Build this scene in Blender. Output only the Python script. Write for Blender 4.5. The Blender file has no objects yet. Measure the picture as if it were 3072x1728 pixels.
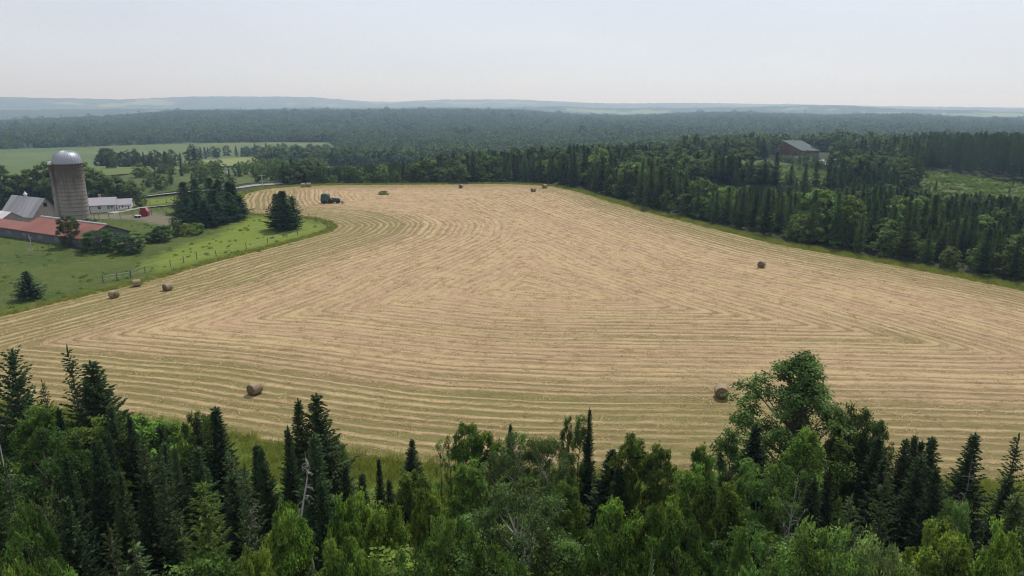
import bpy, math, random
import numpy as np
from mathutils import Vector, Matrix, Euler

# ------------------------------------------------------------------ camera, sky, sun, exposure
S = bpy.context.scene
COL = S.collection
F = 2114.0                    # focal length in pixels of a 3072 px wide frame
PITCH = math.radians(14.63)
CAMZ = 24.0
cam_d = bpy.data.cameras.new("camera")
cam_d.sensor_width = 36.0
cam_d.lens = F / 3072 * 36.0
cam_d.clip_start = 0.5
cam_d.clip_end = 60000
cam = bpy.data.objects.new("camera", cam_d)
COL.objects.link(cam)
cam.location = (0, 0, CAMZ)
cam.rotation_euler = (math.pi / 2 - PITCH, 0, 0)
S.camera = cam

SUN_EL, SUN_AZ = 57.0, 24.0
W = bpy.data.worlds.new("World")
S.world = W
W.use_nodes = True
wn = W.node_tree
wn.nodes.clear()
sky = wn.nodes.new("ShaderNodeTexSky")
sky.sky_type = 'NISHITA'
sky.sun_disc = False
sky.sun_elevation = math.radians(SUN_EL)
sky.sun_rotation = math.radians(SUN_AZ)
sky.altitude = 0
sky.air_density = 0.8
sky.dust_density = 0.7
sky.ozone_density = 1.0
veil = wn.nodes.new("ShaderNodeMix")          # thin high cloud over the clear sky
veil.data_type = 'RGBA'
veil.inputs[0].default_value = 0.80
cn = wn.nodes.new("ShaderNodeTexNoise")
cm = wn.nodes.new("ShaderNodeMapping"); ctc = wn.nodes.new("ShaderNodeTexCoord")
cm.inputs["Scale"].default_value = (1, 1, 5)
wn.links.new(ctc.outputs["Generated"], cm.inputs[0]); wn.links.new(cm.outputs[0], cn.inputs["Vector"])
cn.inputs["Scale"].default_value = 1.6; cn.inputs["Detail"].default_value = 4
cr = wn.nodes.new("ShaderNodeValToRGB")
cr.color_ramp.elements[0].position = 0.3; cr.color_ramp.elements[0].color = (0.83, 0.835, 0.85, 1)
cr.color_ramp.elements[1].position = 0.7; cr.color_ramp.elements[1].color = (1, 1, 1, 1)
wn.links.new(cn.outputs[0], cr.inputs[0])
cs = wn.nodes.new("ShaderNodeVectorMath"); cs.operation = 'MULTIPLY'
cs.inputs[1].default_value = (6.55, 6.78, 7.35)
wn.links.new(cr.outputs[0], cs.inputs[0]); wn.links.new(cs.outputs[0], veil.inputs[7])
bg = wn.nodes.new("ShaderNodeBackground")
bg.inputs["Strength"].default_value = 0.10
wo = wn.nodes.new("ShaderNodeOutputWorld")
wn.links.new(sky.outputs[0], veil.inputs[6])
wn.links.new(veil.outputs[2], bg.inputs[0])
wn.links.new(bg.outputs[0], wo.inputs[0])

sd = bpy.data.lights.new("sun", 'SUN')
sd.energy = 3.4
sd.angle = math.radians(1.5)
sd.color = (1.0, 0.98, 0.945)
sun = bpy.data.objects.new("sun", sd)
COL.objects.link(sun)
_e, _a = math.radians(SUN_EL), math.radians(SUN_AZ)
SUNV = Vector((math.sin(_a) * math.cos(_e), math.cos(_a) * math.cos(_e), math.sin(_e)))
sun.rotation_euler = SUNV.to_track_quat('Z', 'Y').to_euler()
sun.location = SUNV * 200

S.view_settings.view_transform = 'Standard'
S.view_settings.look = 'None'
S.view_settings.exposure = 0.27
S.view_settings.gamma = 1.0
S.cycles.max_bounces = 6
S.cycles.diffuse_bounces = 3
S.cycles.glossy_bounces = 2
S.cycles.transmission_bounces = 3
S.cycles.volume_bounces = 0
S.cycles.transparent_max_bounces = 4
S.cycles.use_denoising = True
S.cycles.denoising_prefilter = 'FAST'
S.cycles.filter_width = 1.15

HAZE_DENSITY = 2.4e-4
rng = np.random.default_rng(7)
random.seed(7)

# ------------------------------------------------------------------ terrain and projection
def sst(a, b, x):
    t = np.clip((np.asarray(x, float) - a) / (b - a), 0, 1)
    return t * t * (3 - 2 * t)

_f = np.array([0, math.cos(PITCH), -math.sin(PITCH)])
_u = np.array([0, math.sin(PITCH), math.cos(PITCH)])
_r = np.array([1.0, 0, 0])

def ray(px, py):
    return _f + (px - 1536) / F * _r - (py - 864) / F * _u

def slope_table(pts):
    az, sl = [], []
    for px, py in pts:
        d = ray(px, py)
        az.append(math.atan2(d[0], d[1]))
        sl.append(d[2] / math.hypot(d[0], d[1]))
    return np.array(az), np.array(sl)

R1, R2, R3 = 2250.0, 3900.0, 6500.0
T1 = slope_table([(-400, 362), (0, 362), (300, 350), (540, 333), (840, 330), (1080, 329), (1280, 327), (1536, 329), (1763, 345), (1894, 346), (2055, 339), (2250, 337), (2490, 344), (2717, 341), (2850, 348), (3072, 357), (3500, 362)])
T2 = slope_table([(-400, 335), (0, 330), (560, 324), (1100, 322), (1500, 321), (1700, 318), (1850, 324), (2050, 322), (2300, 318), (2520, 314), (2700, 323), (2900, 328), (3072, 334), (3500, 340)])
T3 = slope_table([(-400, 292), (0, 291), (200, 293), (360, 297), (584, 289), (823, 289), (924, 291), (1103, 304), (1192, 304), (1371, 297), (1536, 297), (1679, 304), (1822, 309), (2073, 309), (2329, 312), (2520, 316), (2699, 320), (2907, 322), (3072, 325), (3500, 325)])

def vnoise(x, y, s=0):
    """cheap smooth value noise, -1..1"""
    xi, yi = np.floor(x), np.floor(y)
    xf, yf = x - xi, y - yi
    def h(a, b):
        v = np.sin(a * 127.1 + b * 311.7 + s * 74.7) * 43758.5453
        return (v - np.floor(v)) * 2 - 1
    u, v = xf * xf * (3 - 2 * xf), yf * yf * (3 - 2 * yf)
    return (h(xi, yi) * (1 - u) + h(xi + 1, yi) * u) * (1 - v) + (h(xi, yi + 1) * (1 - u) + h(xi + 1, yi + 1) * u) * v

def seg_dist(x, y, a, b):
    ax, ay = a; bx, by = b
    t = np.clip(((x - ax) * (bx - ax) + (y - ay) * (by - ay)) / ((bx - ax) ** 2 + (by - ay) ** 2), 0, 1)
    return np.hypot(x - ax - t * (bx - ax), y - ay - t * (by - ay))

def gz(x, y):
    x = np.asarray(x, float); y = np.asarray(y, float)
    r = np.hypot(x, y)
    az = np.arctan2(x, y)
    farm = -6.0 * (1 - sst(12, 60, seg_dist(x, y, (-200, 120), (-128, 190))))
    wr = sst(-60, 140, x - (y - 200) * 0.08)
    left = -20 * sst(200, 600, y)
    right = -17 * sst(330, 640, y)
    plat = left * (1 - wr) + right * wr
    plat = np.minimum(plat, farm * sst(480, 300, y)) if True else plat
    aza = np.clip(az, -0.75, 0.75)
    h1 = CAMZ + R1 * np.interp(aza, *T1) - 9
    h2 = CAMZ + R2 * np.interp(aza, *T2) - 4
    h3 = CAMZ + R3 * np.interp(aza, *T3) - 3
    base = plat
    z = base + (h1 - base) * sst(1000, R1, r)
    z = z + (np.minimum(h1, h2) - 22 - z) * sst(R1, 3000, r)
    z = z + (h2 - z) * sst(3000, R2, r)
    z = z + (np.minimum(h2, h3) - 26 - z) * sst(R2, 4900, r)
    z = z + (h3 - z) * sst(4900, R3, r)
    z = z + (-30 - z) * sst(R3, 13000, r)
    return z

def G(px, py):
    """ground point seen at a photo pixel"""
    d = ray(px, py)
    z = 0.0
    for _ in range(40):
        t = (z - CAMZ) / d[2]
        p = d * t
        z = 0.5 * z + 0.5 * float(gz(p[0], p[1]))
    t = (z - CAMZ) / d[2]
    p = d * t
    return Vector((p[0], p[1], float(gz(p[0], p[1]))))

def AT(px, py, z):
    d = ray(px, py)
    t = (z - CAMZ) / d[2]
    return Vector((d[0] * t, d[1] * t, z))

def ZT(p, py):
    """height at which the pixel row py passes over the ground point p"""
    d = ray(1536, py)
    return CAMZ + p[1] * d[2] / d[1]

def XY(px, py, Y):
    d = ray(px, py)
    t = Y / d[1]
    return d[0] * t, CAMZ + d[2] * t

# ------------------------------------------------------------------ materials
def mat(name):
    m = bpy.data.materials.new(name)
    m.use_nodes = True
    m.node_tree.nodes.clear()
    return m, m.node_tree

class NT:
    def __init__(s, nt): s.nt = nt
    def n(s, t, **kw):
        nd = s.nt.nodes.new(t)
        for k, v in kw.items(): setattr(nd, k, v)
        return nd
    def l(s, a, b): s.nt.links.new(a, b)
    def val(s, sock, v):
        if hasattr(v, 'is_output') or isinstance(v, bpy.types.NodeSocket): s.l(v, sock)
        else: sock.default_value = v
    def math(s, op, a, b=0.5, c=None, clamp=False):
        nd = s.n("ShaderNodeMath", operation=op, use_clamp=clamp)
        s.val(nd.inputs[0], a); s.val(nd.inputs[1], b)
        if c is not None: s.val(nd.inputs[2], c)
        return nd.outputs[0]
    def mix(s, f, a, b, bt='MIX'):
        nd = s.n("ShaderNodeMix", data_type='RGBA', blend_type=bt)
        s.val(nd.inputs[0], f)
        s.val(nd.inputs[6], a if not isinstance(a, tuple) else (*a[:3], 1))
        s.val(nd.inputs[7], b if not isinstance(b, tuple) else (*b[:3], 1))
        return nd.outputs[2]
    def noise(s, vec, scale, detail=3, rough=0.55, dist=0.0):
        nd = s.n("ShaderNodeTexNoise")
        if vec is not None: s.l(vec, nd.inputs["Vector"])
        nd.inputs["Scale"].default_value = scale; nd.inputs["Detail"].default_value = detail
        nd.inputs["Roughness"].default_value = rough; nd.inputs["Distortion"].default_value = dist
        return nd.outputs[0]
    def ramp(s, f, stops, interp='LINEAR'):
        nd = s.n("ShaderNodeValToRGB")
        nd.color_ramp.interpolation = interp
        el = nd.color_ramp.elements
        while len(el) < len(stops): el.new(0.5)
        for e, (p, c) in zip(el, stops):
            e.position = p
            e.color = (*c, 1) if isinstance(c, tuple) else (c, c, c, 1)
        s.val(nd.inputs[0], f)
        return nd.outputs[0]
    def mapping(s, vec, scale=(1, 1, 1), rot=(0, 0, 0)):
        nd = s.n("ShaderNodeMapping")
        s.l(vec, nd.inputs[0])
        nd.inputs["Scale"].default_value = scale; nd.inputs["Rotation"].default_value = rot
        return nd.outputs[0]
    def out(s, sh):
        o = s.n("ShaderNodeOutputMaterial"); s.l(sh, o.inputs[0])
    def princ(s, col, rough=0.8, spec=0.3, metal=0.0, normal=None):
        p = s.n("ShaderNodeBsdfPrincipled")
        s.val(p.inputs["Base Color"], col if not isinstance(col, tuple) else (*col[:3], 1))
        s.val(p.inputs["Roughness"], rough)
        p.inputs["Specular IOR Level"].default_value = spec
        p.inputs["Metallic"].default_value = metal
        if normal is not None: s.l(normal, p.inputs["Normal"])
        return p.outputs[0]
    def bump(s, h, strength=0.5, dist=0.05):
        b = s.n("ShaderNodeBump")
        b.inputs["Strength"].default_value = strength; b.inputs["Distance"].default_value = dist
        s.l(h, b.inputs["Height"])
        return b.outputs[0]
    def obj(s): return s.n("ShaderNodeTexCoord").outputs["Object"]
    def pos(s): return s.n("ShaderNodeNewGeometry").outputs["Position"]

def leaf_material(name, base, trans=0.4, tcol=None, var=0.5, clump=1.1, hue=0.03, tone=False):
    m, nt = mat(name); N = NT(nt)
    oi = N.n("ShaderNodeObjectInfo")
    geo = N.n("ShaderNodeNewGeometry")
    tc = N.obj()
    n1 = N.noise(tc, clump, 2)
    v = N.math('MULTIPLY_ADD', n1, var * 1.6, 1 - var * 0.8)
    n2 = N.noise(tc, 9.0, 2)
    v2 = N.math('MULTIPLY_ADD', n2, 0.9, 0.55)
    v = N.math('MULTIPLY', v, v2)
    if tone:
        ta = N.n("ShaderNodeAttribute"); ta.attribute_name = 'tone'
        v = N.math('MULTIPLY', v, ta.outputs["Fac"])
    r = N.math('MULTIPLY_ADD', oi.outputs["Random"], 0.5, 0.75)
    v = N.math('MULTIPLY', v, r)
    h = N.n("ShaderNodeHueSaturation")
    hr = N.math('MULTIPLY_ADD', N.noise(tc, 0.7, 1), hue * 2, 0.5 - hue)
    N.l(hr, h.inputs["Hue"]); N.l(v, h.inputs["Value"])
    c0 = N.mix(1.0, base, oi.outputs["Color"], 'MULTIPLY')
    N.l(c0, h.inputs["Color"])
    c = h.outputs[0]
    p = N.princ(c, 0.6, 0.10)
    t = N.n("ShaderNodeBsdfTranslucent")
    tm = N.mix(1.0, c, tcol or (1.08, 1.08, 0.6), 'MULTIPLY')
    N.l(tm, t.inputs[0])
    mx = N.n("ShaderNodeMixShader"); mx.inputs[0].default_value = trans
    N.l(p, mx.inputs[1]); N.l(t.outputs[0], mx.inputs[2])
    N.out(mx.outputs[0])
    return m

def simple(name, col, rough=0.8, var=0.3, scale=3.0, spec=0.3, metal=0.0, bump=0.0, stretch=(1, 1, 1)):
    m, nt = mat(name); N = NT(nt)
    v = N.mapping(N.obj(), stretch)
    n = N.noise(v, scale, 4, 0.6)
    c = N.mix(n, tuple(x * (1 - var) for x in col), tuple(min(1, x * (1 + var)) for x in col))
    nm = N.bump(n, bump, 0.05) if bump else None
    N.out(N.princ(c, rough, spec, metal, nm))
    return m

M = {}
M['leaf'] = leaf_material("leaf_green", (0.108, 0.170, 0.045), 0.42, tone=True)
M['needle'] = leaf_material("spruce_needles", (0.056, 0.092, 0.040), 0.25, (1.1, 1.1, 0.7), 0.35, 0.9, 0.02)
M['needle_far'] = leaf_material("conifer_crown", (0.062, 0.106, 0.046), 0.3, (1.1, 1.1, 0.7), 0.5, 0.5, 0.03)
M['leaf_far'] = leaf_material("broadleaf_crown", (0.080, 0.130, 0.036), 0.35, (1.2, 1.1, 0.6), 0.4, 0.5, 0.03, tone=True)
M['bark'] = simple("grey_bark", (0.11, 0.09, 0.075), 0.95, 0.4, 4, stretch=(6, 6, 1))
M['pale_bark'] = simple("pale_bark", (0.38, 0.35, 0.31), 0.9, 0.35, 3, stretch=(4, 4, 1))
M['dead'] = simple("dead_wood", (0.24, 0.225, 0.205), 0.95, 0.4, 6)
M['dead_twig'] = simple("dead_twigs", (0.15, 0.135, 0.115), 0.95, 0.4, 6)

# ------------------------------------------------------------------ mesh helpers
def link(name, me, parent=None, loc=None):
    o = bpy.data.objects.new(name, me)
    COL.objects.link(o)
    if parent is not None: o.parent = parent
    if loc is not None: o.location = loc
    return o

def tag(o, label=None, cat=None, group=None, kind=None):
    if label: o['label'] = label
    if cat: o['category'] = cat
    if group: o['group'] = group
    if kind: o['kind'] = kind
    return o

def empty(name, loc, rz=0.0):
    o = bpy.data.objects.new(name, None)
    COL.objects.link(o)
    o.location = loc; o.rotation_euler = (0, 0, rz)
    o.empty_display_size = 0.3
    return o

def np_mesh(name, V, Fq, mats, mi=None, smooth=False):
    """V (n,3), Fq (m,k) with constant k"""
    me = bpy.data.meshes.new(name)
    V = np.ascontiguousarray(V, np.float32); Fq = np.ascontiguousarray(Fq, np.int32)
    m, k = Fq.shape
    me.vertices.add(len(V)); me.vertices.foreach_set('co', V.ravel())
    me.loops.add(m * k); me.loops.foreach_set('vertex_index', Fq.ravel())
    me.polygons.add(m)
    me.polygons.foreach_set('loop_start', np.arange(0, m * k, k, dtype=np.int32))
    me.polygons.foreach_set('loop_total', np.full(m, k, np.int32))
    if mi is not None: me.polygons.foreach_set('material_index', np.asarray(mi, np.int32))
    if smooth: me.polygons.foreach_set('use_smooth', np.ones(m, bool))
    for x in mats: me.materials.append(x)
    me.update(calc_edges=True)
    return me

class MB:
    def __init__(s): s.v = []; s.f = []; s.mi = []
    def add(s, vs, fs, m=0):
        o = len(s.v)
        s.v += [tuple(x) for x in vs]
        s.f += [tuple(i + o for i in f) for f in fs]
        s.mi += [m] * len(fs)
    def box(s, c, size, rz=0.0, m=0, rot=None):
        hx, hy, hz = size[0] / 2, size[1] / 2, size[2] / 2
        R = rot if rot is not None else Matrix.Rotation(rz, 3, 'Z')
        vs = [R @ Vector((sx * hx, sy * hy, sz * hz)) + Vector(c) for sz in (-1, 1) for sy in (-1, 1) for sx in (-1, 1)]
        s.add(vs, [(0, 2, 3, 1), (4, 5, 7, 6), (0, 1, 5, 4), (1, 3, 7, 5), (3, 2, 6, 7), (2, 0, 4, 6)], m)
    def prism(s, poly, x0, x1, m=0, axis='x'):
        """poly of (a,b) extruded along an axis: x -> (x,a,b), y -> (a,x,b), z -> (a,b,x)"""
        n = len(poly)
        mk = {'x': lambda t, a, b: (t, a, b), 'y': lambda t, a, b: (a, t, b), 'z': lambda t, a, b: (a, b, t)}[axis]
        vs = [mk(x0, a, b) for a, b in poly] + [mk(x1, a, b) for a, b in poly]
        fs = [tuple(range(n))[::-1], tuple(range(n, 2 * n))] + [(i, (i + 1) % n, n + (i + 1) % n, n + i) for i in range(n)]
        s.add(vs, fs, m)
    def lathe(s, prof, n=24, c=(0, 0, 0), m=0, axis='z', rot=None):
        vs = []
        for r, z in prof:
            for i in range(n):
                a = 2 * math.pi * i / n
                p = Vector((r * math.cos(a), r * math.sin(a), z))
                if axis == 'x': p = Vector((p.z, p.x, p.y))
                if axis == 'y': p = Vector((p.x, p.z, p.y))
                if rot is not None: p = rot @ p
                vs.append(p + Vector(c))
        fs = []
        for j in range(len(prof) - 1):
            for i in range(n):
                fs.append((j * n + i, j * n + (i + 1) % n, (j + 1) * n + (i + 1) % n, (j + 1) * n + i))
        fs.append(tuple(range(n))[::-1]); fs.append(tuple(range((len(prof) - 1) * n, len(prof) * n)))
        s.add(vs, fs, m)
    def tube(s, pts, radii, n=6, m=0):
        pts = [Vector(p) for p in pts]
        vs = []
        for i, p in enumerate(pts):
            d = (pts[min(i + 1, len(pts) - 1)] - pts[max(i - 1, 0)])
            if d.length < 1e-6: d = Vector((0, 0, 1))
            d.normalize()
            a = d.cross(Vector((0, 0, 1)) if abs(d.z) < 0.9 else Vector((1, 0, 0))).normalized()
            b = d.cross(a)
            for k in range(n):
                t = 2 * math.pi * k / n
                vs.append(p + (a * math.cos(t) + b * math.sin(t)) * radii[i])
        fs = [(i * n + k, i * n + (k + 1) % n, (i + 1) * n + (k + 1) % n, (i + 1) * n + k) for i in range(len(pts) - 1) for k in range(n)]
        fs.append(tuple(range(n))[::-1]); fs.append(tuple(range((len(pts) - 1) * n, len(pts) * n)))
        s.add(vs, fs, m)
    def mesh(s, name, mats, smooth=False):
        me = bpy.data.meshes.new(name)
        me.from_pydata(s.v, [], s.f)
        for x in (mats if isinstance(mats, (list, tuple)) else [mats]): me.materials.append(x)
        me.polygons.foreach_set('material_index', np.array(s.mi, np.int32))
        if smooth: me.polygons.foreach_set('use_smooth', np.ones(len(s.f), bool))
        me.update()
        return me
    def build(s, name, mats, parent=None, loc=None, smooth=False):
        return link(name, s.mesh(name, mats, smooth), parent, loc)

# ------------------------------------------------------------------ tree makers (each returns a crown mesh and a trunk mesh)
def unit(a): return a / (np.linalg.norm(a, axis=-1, keepdims=True) + 1e-9)

def leaf_quads(P, Nn, size, R, aspect=0.62):
    """kite shaped leaves at P with normals Nn"""
    n = len(P)
    t = unit(np.cross(Nn, R.normal(size=(n, 3))))
    b = np.cross(Nn, t)
    l = (size * R.uniform(0.65, 1.35, n))[:, None]
    w = l * aspect
    V = np.stack([P - t * l * 0.5, P + b * w * 0.5 - t * l * 0.05, P + t * l * 0.5, P - b * w * 0.5 - t * l * 0.05], 1)
    return V

def tubes_np(paths, n=4):
    mb = MB()
    for pts, rad in paths: mb.tube(pts, rad, n)
    return mb

def make_leafy(name, seed, H, Wd, prof, ncl, per, leaf, rc=0.12, zb=0.22, up=1.0, lobes=0.22, sticks=0.5, bark='bark', lmat='leaf', trunk_r=None, inner=0.5, aspect=0.62, spray=0):
    R = np.random.default_rng(seed)
    C = []
    tries = 0
    mind = rc * Wd * 0.75
    ph = R.uniform(0, 6.28, 4)
    while len(C) < ncl and tries < ncl * 60:
        tries += 1
        t = R.uniform(0, 1); a = R.uniform(0, 6.283)
        rad = Wd / 2 * prof(t) * (1 + lobes * math.sin(2 * a + ph[0] + 3 * t) + lobes * 0.8 * math.sin(3 * a + ph[1] - 5 * t) + lobes * 0.6 * math.sin(9 * t + ph[2] + a))
        q = rad * (inner + (1 - inner) * math.sqrt(R.uniform(0, 1)))
        c = np.array([q * math.cos(a), q * math.sin(a), H * (zb + (1 - zb) * t) - rc * Wd * 0.5])
        if all(np.linalg.norm(c - k) > mind for k in C): C.append(c)
        elif tries % 40 == 0: mind *= 0.97
    C = np.array(C)
    cr = rc * Wd * R.uniform(0.65, 1.35, len(C))
    per_c = (per * (cr / (rc * Wd)) ** 1.6).astype(int) + 4
    idx = np.repeat(np.arange(len(C)), per_c)
    if spray: idx = np.repeat(np.arange(len(C)), np.maximum(3, per_c // spray))
    n = len(idx)
    D = unit(R.normal(size=(n, 3)))
    rr = R.uniform(0, 1, n) ** 0.42
    sc = np.array([1, 1, 0.72 * up])
    P = C[idx] + D * sc * (cr[idx] * rr)[:, None]
    ax = np.array([0, 0, H * (zb + 0.4 * (1 - zb))])
    outw = unit(P - ax)
    Nn = unit(0.45 * D + 0.35 * outw + np.array([0, 0, 0.55]) + 0.5 * R.normal(size=(n, 3)))
    tone = R.uniform(0.62, 1.38, len(C))[idx] * R.uniform(0.6, 1.4, n)
    if spray:
        # each spray: a flat drooping fan of leaves that share one tilt
        k = spray
        rs = R.uniform(0.6, 1.25, n) * leaf * 2.1
        N1 = np.repeat(Nn, k, 0); t1 = unit(np.cross(N1, np.repeat(R.normal(size=(n, 3)), k, 0))); b1 = np.cross(N1, t1)
        a1 = R.uniform(0, 6.283, n * k); q1 = np.sqrt(R.uniform(0, 1, n * k)) * np.repeat(rs, k)
        P = np.repeat(P, k, 0) + t1 * (np.cos(a1) * q1 * 1.35)[:, None] + b1 * (np.sin(a1) * q1 * 0.8)[:, None] - N1 * (0.35 * q1 ** 2 / leaf)[:, None] * 0.25
        Nn = unit(N1 + 0.38 * R.normal(size=(n * k, 3)))
        tone = np.repeat(tone, k)
        n = n * k
    V = leaf_quads(P, Nn, leaf, R, aspect)
    crown = np_mesh(name + "_crown", V.reshape(-1, 3), np.arange(n * 4).reshape(-1, 4), [M[lmat]])
    ta = crown.attributes.new('tone', 'FLOAT', 'FACE'); ta.data.foreach_set('value', tone.astype(np.float32))
    tr = trunk_r or 0.018 * H
    paths = [([(0, 0, -0.2), (0.02 * H * R.normal() * 0.5, 0, H * zb), (0.02 * H * R.normal(), 0.02 * H * R.normal(), H * 0.6), (0.02 * H * R.normal(), 0, H * 0.9)], [tr * 1.2, tr * 0.9, tr * 0.45, tr * 0.1])]
    for c in C[R.permutation(len(C))[: int(len(C) * sticks)]]:
        z0 = min(max(H * zb * 0.8, c[2] - np.hypot(c[0], c[1]) * R.uniform(0.7, 1.3)), H * 0.8)
        p0 = np.array([0, 0, z0]); mid = (p0 + c) / 2 + np.array([0, 0, -0.06 * np.linalg.norm(c - p0)])
        paths.append(([tuple(p0), tuple(mid), tuple(c)], [tr * 0.38, tr * 0.22, tr * 0.05]))
    trunk = tubes_np(paths, 5).mesh(name + "_trunk", M[bark])
    return crown, trunk

def make_conifer(name, seed, H, Wd, dz=0.2, ds=0.11, tw=0.06, nb=6, zb=0.08, power=0.8, droop=0.35, curl=0.25, gap=0.0, nmat='needle', tlen=0.42, trunk=True, minL=0.05, sub=True):
    R = np.random.default_rng(seed)
    Ps, Ds, Ls = [], [], []
    br = []
    z = H * zb
    k = 0
    phs = R.uniform(0, 6.28, 2)
    while z < H * 0.985:
        t = (z / H - zb) / (1 - zb)
        tier = R.uniform(0.72, 1.16)
        nn = max(3, int(nb * (1 - 0.45 * t ** 2))) + R.integers(-1, 2)
        for i in range(max(3, nn)):
            if R.uniform() < gap * (1 - 0.5 * t): continue
            a = 6.283 * (i / nn) + k * 2.4 + R.normal() * 0.18
            L = (Wd / 2 * (1 - t) ** power * tier * R.uniform(0.65, 1.15) * (1 + 0.10 * math.sin(a + phs[0] + 4 * t)) * min(1, 0.55 + 3 * t) + minL)
            el = 0.75 * t ** 2.2 + 0.12 - droop * (1 - t)
            npt = max(3, int(L / ds))
            s = np.linspace(0.06 * L, L, npt)
            hor = s * math.cos(el)
            zz = z + s * math.sin(el) + curl * L * (s / L) ** 2.5 * (1 - t * 0.6)
            ca, sa = math.cos(a), math.sin(a)
            pts = np.stack([hor * ca, hor * sa, zz], 1)
            pts += R.normal(size=pts.shape) * 0.012 * Wd / 3
            d0 = np.array([ca, sa, 0.0])
            side = np.array([-sa, ca, 0.0])
            br.append((pts[0], pts[-1], L))
            for sg in (-1, 1):
                ang = R.uniform(0.75, 1.15, npt)
                tl = np.minimum(tlen, 0.07 + 0.5 * (L - s) + 0.08 * R.uniform(size=npt)) * R.uniform(0.7, 1.2, npt) * (0.5 + 0.5 * (1 - t))
                tl = np.minimum(tl, 0.70 * L + 0.02)
                dv = d0[None] * np.cos(ang)[:, None] + sg * side[None] * np.sin(ang)[:, None]
                dv[:, 2] += R.normal(-0.12, 0.22, npt) + 0.1
                Ps.append(pts); Ds.append(unit(dv)); Ls.append(tl)
            # along the branch
            dv = np.repeat(d0[None], npt, 0); dv[:, 2] += R.normal(0.1, 0.15, npt)
            Ps.append(pts); Ds.append(unit(dv)); Ls.append(np.full(npt, min(0.3, ds * 2.2)))
        z += dz * (1.15 - 0.45 * t) * R.uniform(0.8, 1.2)
        k += 1
    # leader
    lp = np.zeros((6, 3)); lp[:, 2] = np.linspace(H * 0.94, H * 0.985, 6)
    dv = unit(R.normal(size=(6, 3)) * 0.10 + np.array([0, 0, 1])); Ps.append(lp); Ds.append(dv); Ls.append(np.full(6, H * 0.03))
    P = np.concatenate(Ps); D = np.concatenate(Ds); L = np.concatenate(Ls)
    n = len(P)
    b = unit(np.cross(D, unit(np.array([0, 0, 1.0]) + 0.9 * R.normal(size=(n, 3)))))
    w = (tw * R.uniform(0.7, 1.3, n))[:, None]
    l = L[:, None]
    q1 = np.stack([P, P + D * l * 0.45 + b * w, P + D * l, P + D * l * 0.45 - b * w], 1)
    V = [q1]
    if sub:
        c = np.cross(D, b)
        q2 = np.stack([P, P + D * l * 0.4 + c * w * 0.8, P + D * l * 0.95, P + D * l * 0.4 - c * w * 0.8], 1)
        V.append(q2)
    V = np.concatenate(V)
    crown = np_mesh(name + "_crown", V.reshape(-1, 3), np.arange(len(V) * 4).reshape(-1, 4), [M[nmat]])
    tr = None
    if trunk:
        paths = [([(0, 0, -0.2), (0, 0, H * 0.5), (0, 0, H * 0.97)], [0.016 * H, 0.009 * H, 0.002 * H])]
        for a_, b_, L_ in br[::2]:
            paths.append(([(0, 0, a_[2]), tuple(a_ * 0.4 + b_ * 0.6)], [0.012 + 0.006 * L_, 0.005]))
        tr = tubes_np(paths, 4).mesh(name + "_trunk", M['bark'])
    return crown, tr

def make_dead(name, seed, H, Wd, nb=40, droop=0.1, r0=0.09, mname='dead', twigs=3):
    R = np.random.default_rng(seed)
    paths = []
    spine = [np.array([0, 0, -0.2])]
    for i in range(1, 7):
        spine.append(np.array([0.03 * H * R.normal() * i / 6, 0.03 * H * R.normal() * i / 6, H * i / 6]))
    paths.append(([tuple(p) for p in spine], [r0 * (1 - i / 6.3) + 0.006 for i in range(7)]))
    for k in range(nb):
        t = R.uniform(0.12, 0.97); i = min(5, int(t * 6)); p0 = spine[i] + (spine[i + 1] - spine[i]) * (t * 6 - i)
        a = R.uniform(0, 6.283); L = Wd / 2 * (1.05 - t) ** 0.6 * R.uniform(0.5, 1.1)
        d = np.array([math.cos(a), math.sin(a), R.normal(0.25 - droop, 0.3)])
        p1 = p0 + d * L * 0.55 + np.array([0, 0, 0.0]); p2 = p0 + d * L + np.array([0, 0, -droop * L + R.normal() * 0.1])
        paths.append(([tuple(p0), tuple(p1), tuple(p2)], [r0 * 0.28 * (1.1 - t) + 0.008, 0.011, 0.005]))
        for j in range(twigs):
            q = p1 + (p2 - p1) * R.uniform(-0.4, 1); e = q + np.array([R.normal(), R.normal(), R.normal(0.2, 0.6)]) * L * 0.22
            paths.append(([tuple(q), tuple(e)], [0.008, 0.004]))
    return tubes_np(paths, 4).mesh(name, M[mname])

ovoid = lambda t: max(0.06, math.sin(math.pi * min(1, (0.16 + 0.80 * t))) ** 0.7)
roundp = lambda t: max(0.1, math.sqrt(max(0, 1 - (1.75 * t - 0.8) ** 2)) if t > 0.1 else 0.85)
spire = lambda t: max(0.08, (1 - t) ** 0.65 * (0.7 + 0.6 * min(1, t * 4)))
column = lambda t: max(0.2, min(1, 1.25 - t ** 3))
bushy = lambda t: max(0.15, (1 - t ** 2.2) ** 0.5)

PROTO = {}   # kind -> list of (crown mesh, trunk mesh, nominal height, nominal width)
def reg(kind, mk, H, Wd): PROTO.setdefault(kind, []).append((*mk, H, Wd))
for i in range(3):
    reg('bright', make_leafy(f"young_birch_{i}", 10 + i, 7.5, 4.2, ovoid, 110, 390, 0.105, rc=0.088, zb=0.10, up=0.92, spray=16, lobes=0.22, aspect=0.75), 7.5, 4.2)
for i in range(3):
    reg('round', make_leafy(f"round_maple_{i}", 20 + i, 7.5, 5.2, roundp, 115, 400, 0.115, rc=0.085, zb=0.12, up=0.95, spray=16, lobes=0.2), 7.5, 5.2)
for i in range(2):
    reg('silver', make_leafy(f"silver_ash_{i}", 30 + i, 7.5, 5.0, roundp, 120, 300, 0.13, rc=0.078, zb=0.14, spray=14, up=0.75, lobes=0.28, aspect=0.4, sticks=0.8, bark='pale_bark'), 7.5, 5.0)
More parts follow.
